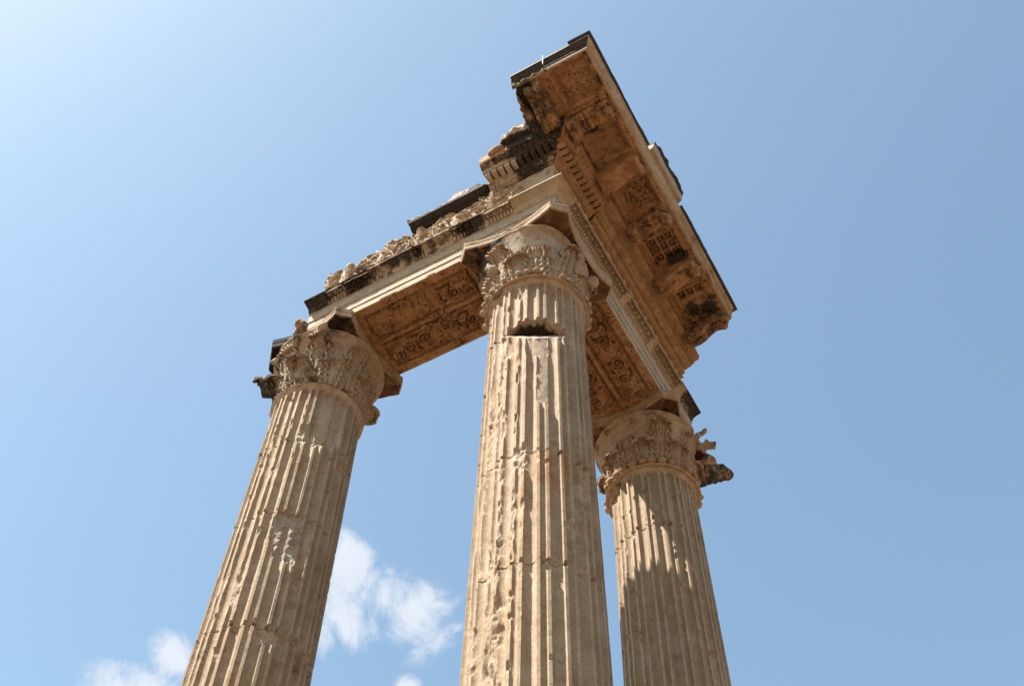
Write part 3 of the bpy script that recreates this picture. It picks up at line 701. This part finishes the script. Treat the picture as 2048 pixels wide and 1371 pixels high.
# ------------------------------------------------------------ friezes
def frieze_relief(a0, a1, seed):
    R = Relief(a0, a1, 2.05, 3.2, .008); r = np.random.default_rng(seed)
    def torch(a, h0=2.12, h1=2.98):
        for k, b in enumerate(np.arange(h0, h1, .05)): R.ell(a, b, .5, .070+.015*math.sin(k), .026, .055, .4)
        R.ell(a, h0, 0, .09, .04, .055, .4); R.ell(a, h1, 0, .08, .045, .055, .4)
    for a in (.42, 1.72, 3.05): torch(a)
    def branch(a, b, ang, L_, dep):
        pts = [(a, b)]; x, y, t = a, b, ang
        k = r.normal(0, 1.2)
        for q in range(int(L_/.03)):
            t += k*.05+r.normal(0, .06); x += .03*math.cos(t); y += .03*math.sin(t); pts.append((x, y))
            if q % 6 == 0:
                for sg in (-1, 1): R.leafshape(x, y, t+sg*r.uniform(.5, .9), r.uniform(.16, .26), r.uniform(.045, .07), r.uniform(.035, .06))
        R.line(pts, .017, .058)
        if dep > 0: branch(x, y, t+r.choice([-1, 1])*.8, L_*.6, dep-1)
    for a in np.arange(.0, a1, .42):
        branch(a+r.normal(0, .05), r.uniform(2.2, 2.4), r.uniform(.7, 2.4), .55, 1)
        branch(a+r.normal(0, .05), r.uniform(2.6, 2.8), r.uniform(-.8, 3.9), .35, 1)
    for a in (1.05, 2.4):   # ox skull with hanging fillets
        R.ell(a, 2.62, math.pi/2, .18, .08, .06, .5); R.ell(a, 2.75, 0, .14, .05, .06, .5); R.ell(a-.17, 2.82, .8, .09, .025, .05, .5); R.ell(a+.17, 2.82, -.8, .09, .025, .05, .5)
        R.ell(a-.04, 2.68, 0, .02, .025, -.05, .5, 'add'); R.ell(a+.04, 2.68, 0, .02, .025, -.05, .5, 'add')
    R.h = (R.h-.012*(R.h < .01))*1.1*sst(R.A, -.30, -.15); R.h += .008*fbm(R.A*12, R.B*12, 0, seed)
    return R
PF = [(.628, 2.052), (.640, 2.06), (.640, 2.985), (.628, 3.0), (-.55, 3.0), (-.55, 2.052)]
FL = frieze_relief(-.3, 3.7, 3)
topS = np.array([-.7, .3, .5, 1.9, 2.0, 2.25, 2.5, 2.7, 2.85, 3.1, 3.35, 3.5, 3.7]); topZ = np.array([2.998, 2.998, 2.998, 3.0, 3.06, 3.08, 3.02, 2.96, 2.95, 3.0, 3.02, 2.9, 2.5])
def frag(S, C_, Z_):
    k = (np.interp(S, topS, topZ)+.018*fbm(S*6, C_*4, 0, 5)*(S > 1.95)-2.052)/(3.0-2.052); return C_, 2.052+(Z_-2.052)*k, S
fL = empty('carved_frieze', (0, 1.5, 2.052), 'left frieze of tangled leafy branches carved in pale marble above the left beam', 'frieze')
def fdisp(S, C_, Z_, nr): return np.where((C_ > .62) & (nr[:, 0] > .5), FL.get(S, Z_), .02*fbm(S*5, C_*5, Z_*5, 8))
def fcol(S, C_, Z_, nr):
    n = fbm(S*2.5, C_*3, Z_*3, 9)
    return np.stack([np.where((Z_ > 2.93) & (C_ < .6), .5, .30+.35*np.clip(n, -1, 1)), .35+0*S, .05+.15*n], -1)
sweep('frieze_block', PF, 'L', 3.50, ME, fL, fdisp, fcol, .009, .009, rag=frag, endrough=.06)
fR = empty('carved_frieze', (1.6, 0, 2.052), 'narrow worn frieze strip squeezed between the right beam and the deep cornice', 'frieze')
def frdisp(S, C_, Z_, nr):
    k = (C_ > .6)*(nr[:, 0] > .5)
    return k*(.045*np.clip(np.sin(S*16+2.2*np.sin(Z_*9))*np.sin(Z_*14+2*np.cos(S*8))*1.4, -.1, 1)+.012*fbm(S*20, Z_*20, 0, 4))*sst(S, -.3, -.1)
sweep('frieze_block', PF[:4]+[(-.55, 3.0), (-.55, 2.052)], 'R', 3.98, ME, fR, frdisp, lambda S, C_, Z_, nr: np.stack([0*S, .55+0*S, .1+0*S], -1), .014, .014, endrough=.06)

# ------------------------------------------------------------ left beam: slab and bed fragment above the frieze
def leafmould(S, v, per, h):
    u = ((S/per) % 1)-.5; b = v
    return h*(np.clip(1-(u/.42)**2-((b-.55)/.55)**2, 0, 1)**.5*(1-.6*np.exp(-(u/.07)**2))+.5*np.exp(-((np.abs(u)-.5)/.07)**2))
slabR = empty('cornice_fragment', (-.6, 1.2, 3.0), 'long low black-crusted slab with a pale broken top, lying on the left frieze', 'cornice fragment')
PS = [(.655, 3.01), (.70, 3.03), (.77, 3.075), (.80, 3.09), (.80, 3.155), (.79, 3.22), (.77, 3.38), (.70, 3.54), (.3, 3.58), (-.35, 3.3), (-.4, 3.01)]
def srag(S, C_, Z_):
    n = fbm(S*2.2, C_*3, 1.7, 41); up = sst(Z_, 3.12, 3.2)
    Z_ = Z_-up*sst(Z_, 3.15, 3.4)*(.18*sst(S, 1.35, 1.80)+.10*sst(-S, -.8, -.55)); Z_ = Z_+up*(.05*n+.02*fbm(S*12, C_*12, 0, 3)); C_ = C_+sst(Z_, 3.16, 3.2)*(C_ > .5)*(-.02+.09*n+.03*fbm(S*9, C_*3, Z_*9, 2)); return C_, Z_, S
def sdisp(S, C_, Z_, nr): return np.where((C_ > .68) & (C_ < .80) & (Z_ < 3.09), leafmould(S, band(C_, .69, .78), .11, .022)-.01, .008*fbm(S*10, C_*10, Z_*10, 8))
def scol(S, C_, Z_, nr):
    n = fbm(S*3, C_*3, Z_*3, 19); top = sst(Z_+.03*n, 3.17, 3.21)*sst(S+.1*n, .72, .82)
    return np.stack([np.clip((1-top)*.95, 0, 1.2), 0*S, np.clip(top*.8, 0, 1)], -1)
sweep('slab', PS, 'L', 1.90, MB, slabR, sdisp, scol, .012, .012, s_start=.50, rag=srag, endrough=.05)
for q, (y, w_, h_) in enumerate([(1.72, .10, .07), (1.58, .10, .09), (1.42, .08, .05)]):
    rock('rubble', [(-.66, y-w_, 3.2), (-.60, y, 3.22), (-.62, y+w_, 3.19)], [h_*.8, h_, h_*.7], slabR, MB, 200+q, (.15, 0, .8), amp=.45)

# the bed moulding turning the corner (belongs to the cornice) - left return is broken off at y ~ .45
cor = empty('cornice', (1.4, -1.2, 3.0), 'deep overhanging cornice with brown coffers and brackets above the right beam', 'cornice')
frg = empty('cornice_fragment', (-.8, 0., 3.0), 'broken cornice block with dentils and a pale jagged top, beside the corner', 'cornice fragment')
PB = [(.655, 3.002), (.675, 3.006), (.70, 3.03), (.765, 3.085), (.79, 3.09), (.79, 3.205), (.93, 3.21), (.945, 3.225), (.955, 3.232), (.985, 3.27), (1.03, 3.30), (1.05, 3.305), (1.05, 3.33), (1.06, 3.34), (1.06, 3.50),
      (.2, 3.50), (.2, 3.002)]
def bdisp(S, C_, Z_, nr):
    D = np.where((C_ > .665) & (C_ < .765) & (Z_ < 3.09), leafmould(S, band(C_, .68, .76), .13, .030)-.014, 0)
    D = D+np.where((C_ > .955) & (C_ < 1.04) & (Z_ > 3.23) & (Z_ < 3.305), egg(S, band(C_, .96, 1.03), .10, 0, 1, .028)-.016, 0)
    return D-.02*np.clip(fbm(S*5, C_*5, Z_*5, 13)-.35, 0, 1)
def bcolL(S, C_, Z_, nr):
    n = fbm(S*3, C_*3, Z_*3, 29)
    crust = .22+.45*sst(Z_, 3.2, 3.26)+.45*sst(-S, -.02, .15)+.3*n
    crust = crust*(1-.9*((C_ > 1.04) & (Z_ > 3.33) & (S > -.05)))
    return np.stack([np.clip(crust, 0, 1), np.where((Z_ > 3.33), .9, .25), .15+0*S], -1)
sweep('bed_moulding', PB, 'L', .45, ME, frg, bdisp, bcolL, .011, .011, endrough=.03)
def dentil(parent, side, s, w_, col, mat):
    V, F = [], None
    c0, c1, z0, z1 = .785, .925, 3.098, 3.205
    g = 5; us = np.linspace(0, 1, g)
    # rounded box through a cube grid
    P = []; Fs = []; off = 0
    for a in range(3):
        for e in (0, 1):
            U, W = np.meshgrid(us, us, indexing='ij'); q = np.zeros((g, g, 3)); q[..., a] = e; q[..., (a+1) % 3] = U; q[..., (a+2) % 3] = W
            P.append(q.reshape(-1, 3)); Fs.append(gridF(g, g, flip=(e == 0), off=off)); off += g*g
    P = np.concatenate(P); c = P*2-1; c = c*(1-.06*(np.abs(c).prod(1)[:, None])**.5)
    x = s+c[:, 0]*w_/2; cc = (c0+c1)/2+c[:, 1]*(c1-c0)/2; z = (z0+z1)/2+c[:, 2]*(z1-z0)/2
    n = fbm(x*14, cc*14, z*14, 5); cc = cc-.012*np.clip(n+.2, 0, 1)*(c[:, 1] > .5); z = z+.008*n*(c[:, 2] < -.5)
    V = np.stack([-cc, x, z] if side == 'L' else [x, -cc, z], 1)
    link('dentil', V, Fs, mat, parent, col, False)
for s in np.arange(-.76, .44, .112):
    dentil(frg, 'L', s, .078, (.15 if s > -.1 else .8, .25, .1), ME)
PT = [(.30, 3.502), (1.06, 3.502), (1.14, 3.510), (1.20, 3.53), (1.215, 3.57), (1.20, 3.66), (1.13, 3.78), (1.0, 3.84), (.8, 3.86), (.3, 3.86)]
def trag(S, C_, Z_):
    n = fbm(S*2.6, C_*2.6, 3.3, 51); up = sst(Z_, 3.54, 3.62)
    hgt = .04*sst(-S, -.25, .35)-.30*sst(Z_, 3.56, 3.8)*sst(S, -.10, .25)
    Z_ = Z_+up*(.10*n+hgt+.03*fbm(S*11, C_*11, 2, 5)); C_ = C_+(C_ > .5)*(sst(Z_, 3.505, 3.53)*(-.02+.10*n+.05*fbm(S*8, 1, Z_*8, 2))-.16*sst(S, -.05, .2)); return C_, Z_, S
sweep('broken_top', PT, 'L', .30, MB, frg, lambda S, C_, Z_, nr: .012*fbm(S*8, C_*8, Z_*8, 3), lambda S, C_, Z_, nr: np.stack([.9*(1-sst(Z_+.03*fbm(S*5, C_*5, 0, 2), 3.515, 3.56)), 0*S, .9*sst(Z_, 3.53, 3.58)], -1), .012, .014, s_start=-.70, rag=trag, endrough=.08)
rock('bracket_stump', [(-1.04, .28, 3.44), (-1.07, .22, 3.45), (-1.07, .04, 3.45), (-1.04, -.02, 3.44)], [.045, .058, .058, .04], frg, MO, 301, (.1, .7, 0), amp=.35)

# ------------------------------------------------------------ the cornice over the right beam
def bcolR(S, C_, Z_, nr): return np.stack([.25*sst(-S, .35, .6)+0*S, .80+.15*sst(Z_, 3.1, 3.4), 0*S], -1)
sweep('bed_moulding', PB, 'R', .47, MO2, cor, bdisp, bcolR, .011, .011, endrough=.04)
PB2 = [(.655, 3.002), (.71, 3.006), (.705, 3.07), (.725, 3.074), (.755, 3.10), (.755, 3.17), (.80, 3.172), (.82, 3.20), (.875, 3.225), (.885, 3.24), (.885, 3.29), (.945, 3.292), (.945, 3.33), (1.03, 3.345), (1.05, 3.37), (1.05, 3.50), (.2, 3.50), (.2, 3.002)]
sweep('plain_bed_moulding', PB2, 'R', 3.95, MO2, cor, lambda S, C_, Z_, nr: -.03*np.clip(fbm(S*3, C_*6, Z_*6, 15)-.4, 0, 1)-.012*np.exp(-((((S+.1) % .83)-.4)/.006)**2), lambda S, C_, Z_, nr: np.stack([0*S, .8+0*S, 0*S], -1), .014, .012, s_start=.50, endrough=.07)
for s in np.arange(-.80, .44, .112):
    dentil(cor, 'R', s, .078, (.05, .75, 0), MO2)
# corona soffit: rows from the bed outwards, each with its own start and broken end
def soffit_height():
    R = Relief(-1.95, 4.1, .85, 1.86, .008); r = np.random.default_rng(4)
    def coffer(x0, x1, y0, y1, kind):
        R.frame(x0-.045, x1+.045, y0-.045, y1+.045, .02, -.018); R.rect(x0, x1, y0, y1, .045); R.rect(x0+.03, x1-.03, y0+.03, y1-.03, .095)
        if kind == 'plain': R.rect(x0+.055, x1-.055, y0+.055, y1-.055, .12)
        if kind == 'worn':
            R.rect(x0+.055, x1-.055, y0+.055, y1-.055, .11)
            for q in range(70): R.ell(r.uniform(x0+.06, x1-.06), r.uniform(y0+.06, y1-.06), r.uniform(0, 3), .020, .014, .035, .5, 'add')
        if kind == 'nine':
            nx = 3
            R.rect(x0-.04, x1+.04, y0-.04, y1+.04, .012)
            for q in range(90): R.ell(r.uniform(x0-.04, x1+.04), r.choice([y0-.015, y1+.02])+r.normal(0, .01), r.uniform(0, 3), .02, .012, .03, .5, 'add')
            ca = (x1-x0)/3; cb = (y1-y0)/3
            for i in range(3):
                for j in range(3):
                    a0, b0 = x0+i*ca+.022, y0+j*cb+.022; a1, b1 = x0+(i+1)*ca-.012, y0+(j+1)*cb-.012
                    R.rect(a0, a1, b0, b1, .10); R.ell((a0+a1)/2, (b0+b1)/2, 0, .038, .038, -.06, .5, 'add')
        if kind == 'three':
            cb = (y1-y0)/3; R.rect(x0, x1, y0, y1, 0.0)
            for j in range(3):
                a0, a1, b0, b1 = x0+.03, x0+.15, y0+j*cb+.02, y0+(j+1)*cb-.02
                R.rect(a0, a1, b0, b1, .10); R.ell((a0+a1)/2, (b0+b1)/2, 0, .042, .042, -.06, .5, 'add')
    coffer(-1.76, -1.15, 1.17, 1.74, 'plain'); coffer(-.60, -.10, 1.13, 1.70, 'plain'); coffer(.42, .94, 1.13, 1.70, 'worn')
    coffer(1.50, 1.97, 1.20, 1.62, 'nine'); coffer(2.62, 3.02, 1.20, 1.66, 'three')
    # ornate part near the far end: carved bands of leaves
    for b0 in (3.08, 3.16, 3.30, 3.40):
        for y in np.arange(1.15, 1.72, .045): R.ell(b0+.02, y, .6, .034, .018, -.03, .5, 'add')
    R.rect(3.12, 3.14, 1.1, 1.7, -.02, 'add'); R.rect(3.24, 3.27, 1.1, 1.7, -.03, 'add'); R.rect(3.17, 3.23, 1.25, 1.6, .05, 'add')
    # carved ornament around the corner bracket bay (left return)
    for a in (-1.10, -1.02): 
        for y in np.arange(.9, 1.75, .05): R.ell(a, y, .7, .030, .02, -.028, .5, 'add')
    R.h += .006*fbm(R.A*8, R.B*8, 0, 4)
    return R
RC = soffit_height()
cy = np.array([.30, .55, .60, .70, .82, .99, 1.13, 1.29, 1.66, 1.83]); xe_ = np.array([3.97, 4.0, 4.0, 3.99, 3.93, 3.74, 3.65, 3.60, 3.63, 3.53])
xy_ = np.array([.30, .50, .56, .62, .70, .85, 1.05, 1.30, 1.83]); xs_ = np.array([-.95, -1.05, -1.70, -1.78, -1.80, -1.81, -1.82, -1.82, -1.82])
yy = np.arange(.40, 1.831, .012)
xe = np.interp(yy, cy, xe_)+.035*fbm(yy*9, 0, 0, 6)+.02*fbm(yy*25, 0, 0, 7); xs = np.interp(yy, xy_, xs_)+.05*fbm(yy*6, 5, 0, 8)*(yy < 1.0)
nx = 420; u = np.linspace(0, 1, nx)[:, None]; X = xs[None]+(xe-xs)[None]*u; Y = np.broadcast_to(yy, X.shape)
Zb = 3.50+RC.get(X, Y)+.004*fbm(X*7, Y*7, 0, 9)
brk = sst(.12-(xe[None]-X), 0, .12)*.08*(1+fbm(X*8, Y*8, 0, 3))*(Y < 1.8)          # crumbled towards the broken right end
brk2 = sst(.98-Y, 0, .25)*sst(-X, 1.0, 1.1)*.10*(1+.8*fbm(X*6, Y*6, 0, 31))       # and the left return
Zb = Zb+brk+brk2*.5
Zt = np.full_like(Zb, 3.70)
B1 = np.stack([X, -Y, Zb], -1); T1 = np.stack([X, -Y, Zt], -1); n, m = X.shape; K = n*m
rim = np.concatenate([np.arange(m), np.arange(1, n)*m+m-1, (n-1)*m+np.arange(m-2, -1, -1), np.arange(n-2, 0, -1)*m]); nxr = np.roll(rim, -1)
V = np.concatenate([B1.reshape(-1, 3), T1.reshape(-1, 3)]); F = [gridF(n, m), gridF(n, m, flip=True, off=K), np.stack([nxr, rim, rim+K, nxr+K], 1)]
ck = .75*sst(-X, 1.15, 1.5)*sst(.95-Y, 0, .3)+.55*sst(Y, 1.70, 1.82)*(X < -1.0)+.5*sst(-X, 1.70, 1.82)+.5*sst(X, 3.05, 3.4)*(.4+.6*fbm(X*5, Y*5, 0, 2))
ck = np.clip(ck+.35*sst(fbm(X*3, Y*3, 0, 12), .2, .7), 0, 1)
for bx, by, br, bw in [(-1.5, .88, .25, .5), (-1.0, 1.62, .14, .6), (-.95, 1.3, .12, .4), (2.02, 1.45, .18, .55), (2.02, 1.62, .12, .5), (.98, 1.60, .10, .5), (1.2, 1.45, .16, .45), (2.5, 1.3, .14, .5), (3.15, 1.5, .28, .45), (1.45, 1.3, .10, .4), (.30, 1.2, .12, .35), (-.64, 1.35, .08, .4)]:
    ck = ck+bw*np.exp(-((X-bx)**2+(Y-by)**2)/br**2)*(1+.6*fbm(X*7, Y*7, 0, 77))
ck = np.clip(ck, 0, 1)
cc_ = np.stack([ck, .95+0*X, 0*X], -1).reshape(-1, 3)
co_ = link('corona_slab', V, F, MO, cor, np.concatenate([cc_, cc_]))
try: co_.data.set_sharp_from_angle(angle=math.radians(45))
except Exception: pass
# brackets (modillions) under the slab
def modillion(side, s0, s1, kind, seed, crust=.1, parent=cor):
    c = np.linspace(1.05, 1.74, 40); v = (c-1.05)/.69
    dep = .31-.15*v+.055*np.sin(v*np.pi*2.0)+.07*np.clip((v-.72)/.2, 0, 1)*np.clip((1.0-v)/.08, 0, 1)**.5
    if kind == 'broken': dep = np.where(v < .18, dep, .07+.05*np.abs(vn(v*9, 1, 0, seed)))
    dep = np.clip(dep, .02, 1)
    g = np.linspace(0, 1, 16); rows = []
    for ci, di, vi in zip(c, dep, v):
        a = s0+(s1-s0)*g; z = 3.505-di*np.ones_like(a)
        z = z+.016*np.exp(-((g-.5)/.13)**2)-.012*np.exp(-((g-.08)/.06)**2)-.012*np.exp(-((g-.92)/.06)**2)
        if kind == 'leaf' or kind == 'broken':
            z = z-.022*np.cos((g-.5)*2*np.pi*3+vi*9*np.sign(g-.5))*np.sin(np.pi*g)
        n = fbm(a*9, ci*9, seed*.3, seed); z = z+.010*n+(.05*np.clip(n, 0, 1) if kind == 'broken' else 0)
        rows.append(np.stack([np.concatenate([[s0], a, [s1]]), np.full(18, ci), np.concatenate([[3.545], z, [3.545]])], 1))
    P = np.array(rows); n, m = P.shape[:2]; cen = [P[0].mean(0), P[-1].mean(0)]
    V = np.concatenate([P.reshape(-1, 3), cen]); i = np.arange(m-1)
    F = [gridF(n, m), np.stack([i+1, i, np.full(m-1, n*m)], 1), np.stack([i+(n-1)*m, i+1+(n-1)*m, np.full(m-1, n*m+1)], 1)]
    V = np.stack([V[:, 0], -V[:, 1], V[:, 2]], 1) if side == 'R' else np.stack([-V[:, 1], V[:, 0], V[:, 2]], 1)
    o = link('bracket', V, F, MO2, parent, (crust, .95, 0))
    try: o.data.set_sharp_from_angle(angle=math.radians(50))
    except Exception: pass
    return o
modillion('R', -1.0, -.70, 'broken', 1, .35); modillion('R', 0.0, .30, 'plain', 2, .0); modillion('R', 1.06, 1.34, 'broken', 3, .3)
modillion('R', 2.10, 2.42, 'leaf', 4, .3); modillion('R', 3.30, 3.55, 'leaf', 5, .5)
modillion('L', -.98, -.72, 'leaf', 6, .5)
rock('scrolled_tip', [(-.92, -1.66, 3.42), (-.80, -1.70, 3.40), (-.72, -1.68, 3.43)], [.05, .075, .05], cor, MO, 401, (.2, .8, 0), amp=.6, freq=7.0)
rock('scrolled_tip', [(1.10, -1.64, 3.42), (1.22, -1.68, 3.38), (1.32, -1.66, 3.42)], [.06, .085, .06], cor, MO, 402, (.2, .8, 0), amp=.6, freq=7.0)
rock('scrolled_tip', [(2.14, -1.66, 3.38), (2.26, -1.70, 3.34), (2.40, -1.68, 3.38)], [.06, .085, .06], cor, MO, 403, (.2, .8, 0), amp=.6, freq=7.0)
rock('scrolled_tip', [(3.32, -1.70, 3.40), (3.42, -1.74, 3.36), (3.52, -1.70, 3.40)], [.05, .07, .05], cor, MO, 404, (.2, .8, 0), amp=.6, freq=7.0)
rock('broken_edge', [(-1.66, -.58, 3.50), (-1.35, -.56, 3.48), (-1.12, -.62, 3.44), (-.95, -.72, 3.36)], [.05, .07, .09, .08], cor, MO, 405, (.55, .8, 0), amp=.45)
rock('broken_edge', [(-.98, -.98, 3.30), (-.80, -.90, 3.24), (-.60, -.95, 3.22), (-.55, -1.1, 3.34)], [.05, .08, .07, .05], cor, MO, 406, (0, 1, 0), amp=.45)
# outer lip: fascia and cyma, on both sides of the corner
PL = [(1.79, 3.50), (1.815, 3.492), (1.835, 3.495), (1.836, 3.555), (1.828, 3.562), (1.828, 3.575), (1.846, 3.582), (1.850, 3.622), (1.842, 3.630), (1.860, 3.645), (1.885, 3.69), (1.900, 3.712), (1.894, 3.720), (1.912, 3.728), (1.913, 3.76), (1.62, 3.76), (1.62, 3.71), (1.79, 3.70)]
def ldisp(S, C_, Z_, nr):
    D = .004*fbm(S*6, C_*9, Z_*9, 5)
    lowz = (Z_ < 3.71) & (C_ > 1.8)
    D = D-.085*np.clip(fbm(S*3.1, 1.3, Z_*3, 25)*1.8-.1, 0, 1)*sst(S, 1.2, 1.5)*lowz*(1-sst(S, 2.75, 2.85))
    eg = (Z_ > 3.60) & (Z_ < 3.70) & (C_ > 1.84); per = .085
    D = D+np.where(eg & (S > 1.35), egg(S, (Z_-3.60)/.09, per, 0, 1, .03)-.02, 0)
    D = D-.012*np.exp(-((((S+.42) % 1.45)-.7)/.006)**2)
    return D
def lcol(S, C_, Z_, nr): return np.stack([.55*sst(fbm(S*1.6, C_, 2.2, 6), .15, .5)*(S > .6)*(S < 1.6)*(Z_ < 3.7), .34+.25*fbm(S*2, Z_*4, 0, 3)+.15*sst(S, 1.2, 3), .10+0*S], -1)
sweep('lip_moulding', PL, 'R', 3.52, ME, cor, ldisp, lcol, .011, .011, endrough=.03)
def ldisp2(S, C_, Z_, nr):
    eg = (Z_ > 3.50) & (Z_ < 3.60) & (C_ > 1.82)
    return np.where(eg & (S > -1.12), egg(S, (Z_-3.50)/.09, .17, 0, 1, .045)-.03, 0)
def lcol2(S, C_, Z_, nr): return np.stack([.95-.85*((Z_ > 3.735))-.8*(Z_ < 3.51)*(S < -1.15)-.45*((S > -1.12) & (Z_ < 3.6)), 0*S, .5*(Z_ > 3.73)+.25*((S > -1.12) & (Z_ < 3.6))], -1)
sweep('lip_moulding', PL, 'L', -.58, ME, cor, ldisp2, lcol2, .010, .010, endrough=.03)
# core masonry carrying the slab, set back behind the mouldings
V, F = boxV(-.6, 3.85, -.60, .5, 3.006, 3.69); link('core_masonry', V, F, MB, cor, (0, .5, 0), False)
# lead covering and block of the gutter standing on the lip
lead = empty('lead_flashing', (1.4, -1.7, 3.77), 'thin black lead flashing laid along the top of the right cornice', 'flashing')
def sheet(c0, c1, s0, s1, seed, z0=3.768, z1=3.80, side='R', mitre=False):
    return sweep('lead_sheet', [(c0, z0), (c1, z0), (c1+.012, z0+.02), (c1, z1), (c0, z1+.02)], side, s1, ML, lead, lambda S, C_, Z_, nr: .012*fbm(S*3, C_*3, 0, seed), None, .03, .03, s_start=None if mitre else s0, endrough=.01)
sheet(1.2, 1.94, 0, .12, 1, mitre=True); sheet(1.2, 1.945, 1.33, 2.35, 2); sheet(1.2, 1.955, 2.36, 3.60, 3)
sheet(1.2, 1.945, 0, -1.58, 4, side='L', mitre=True)
sheet(1.2, 1.80, .13, 1.32, 5, z0=3.77, z1=3.79)
sim = empty('gutter_block', (.7, -1.9, 3.78), 'short pale marble gutter block with a black weathered rim, standing on the cornice edge', 'gutter block')
PG = [(1.72, 3.792), (1.90, 3.792), (1.965, 3.80), (1.985, 3.83), (1.995, 3.90), (2.02, 3.97), (2.04, 4.0), (2.045, 4.05), (1.80, 4.06), (1.72, 3.95)]
def gr(S, C_, Z_):
    k = sst(Z_, 3.95, 4.03)*.05*fbm(S*4, 0, 0, 9); return C_-k, Z_-np.abs(k)*1.5, S
sweep('gutter_stone', PG, 'R', 1.27, ME, sim, lambda S, C_, Z_, nr: .006*fbm(S*9, C_*9, Z_*9, 5), lambda S, C_, Z_, nr: np.stack([1.1*sst(Z_+.05*fbm(S*4, C_*4, 0, 3), 3.90, 3.96)+.3*sst(fbm(S*3, 2, 0, 8), 0, .4), .05+0*S, .6+0*S], -1), .012, .012, s_start=.20, endrough=.04, rag=gr)
# thin metal clamp on the left return
brk_ = empty('metal_clamp', (-1.9, -1.16, 3.6), 'thin pale metal strap hooked over the left edge of the cornice', 'clamp')
V1, F1 = boxV(-1.938, -1.934, -1.158, -1.148, 3.49, 3.82); V2, F2 = boxV(-1.933, -1.80, -1.16, -1.147, 3.487, 3.493)
V, F = merge([(V1, F1), (V2, F2)]); link('strap', V, F, MI, brk_, None, False)
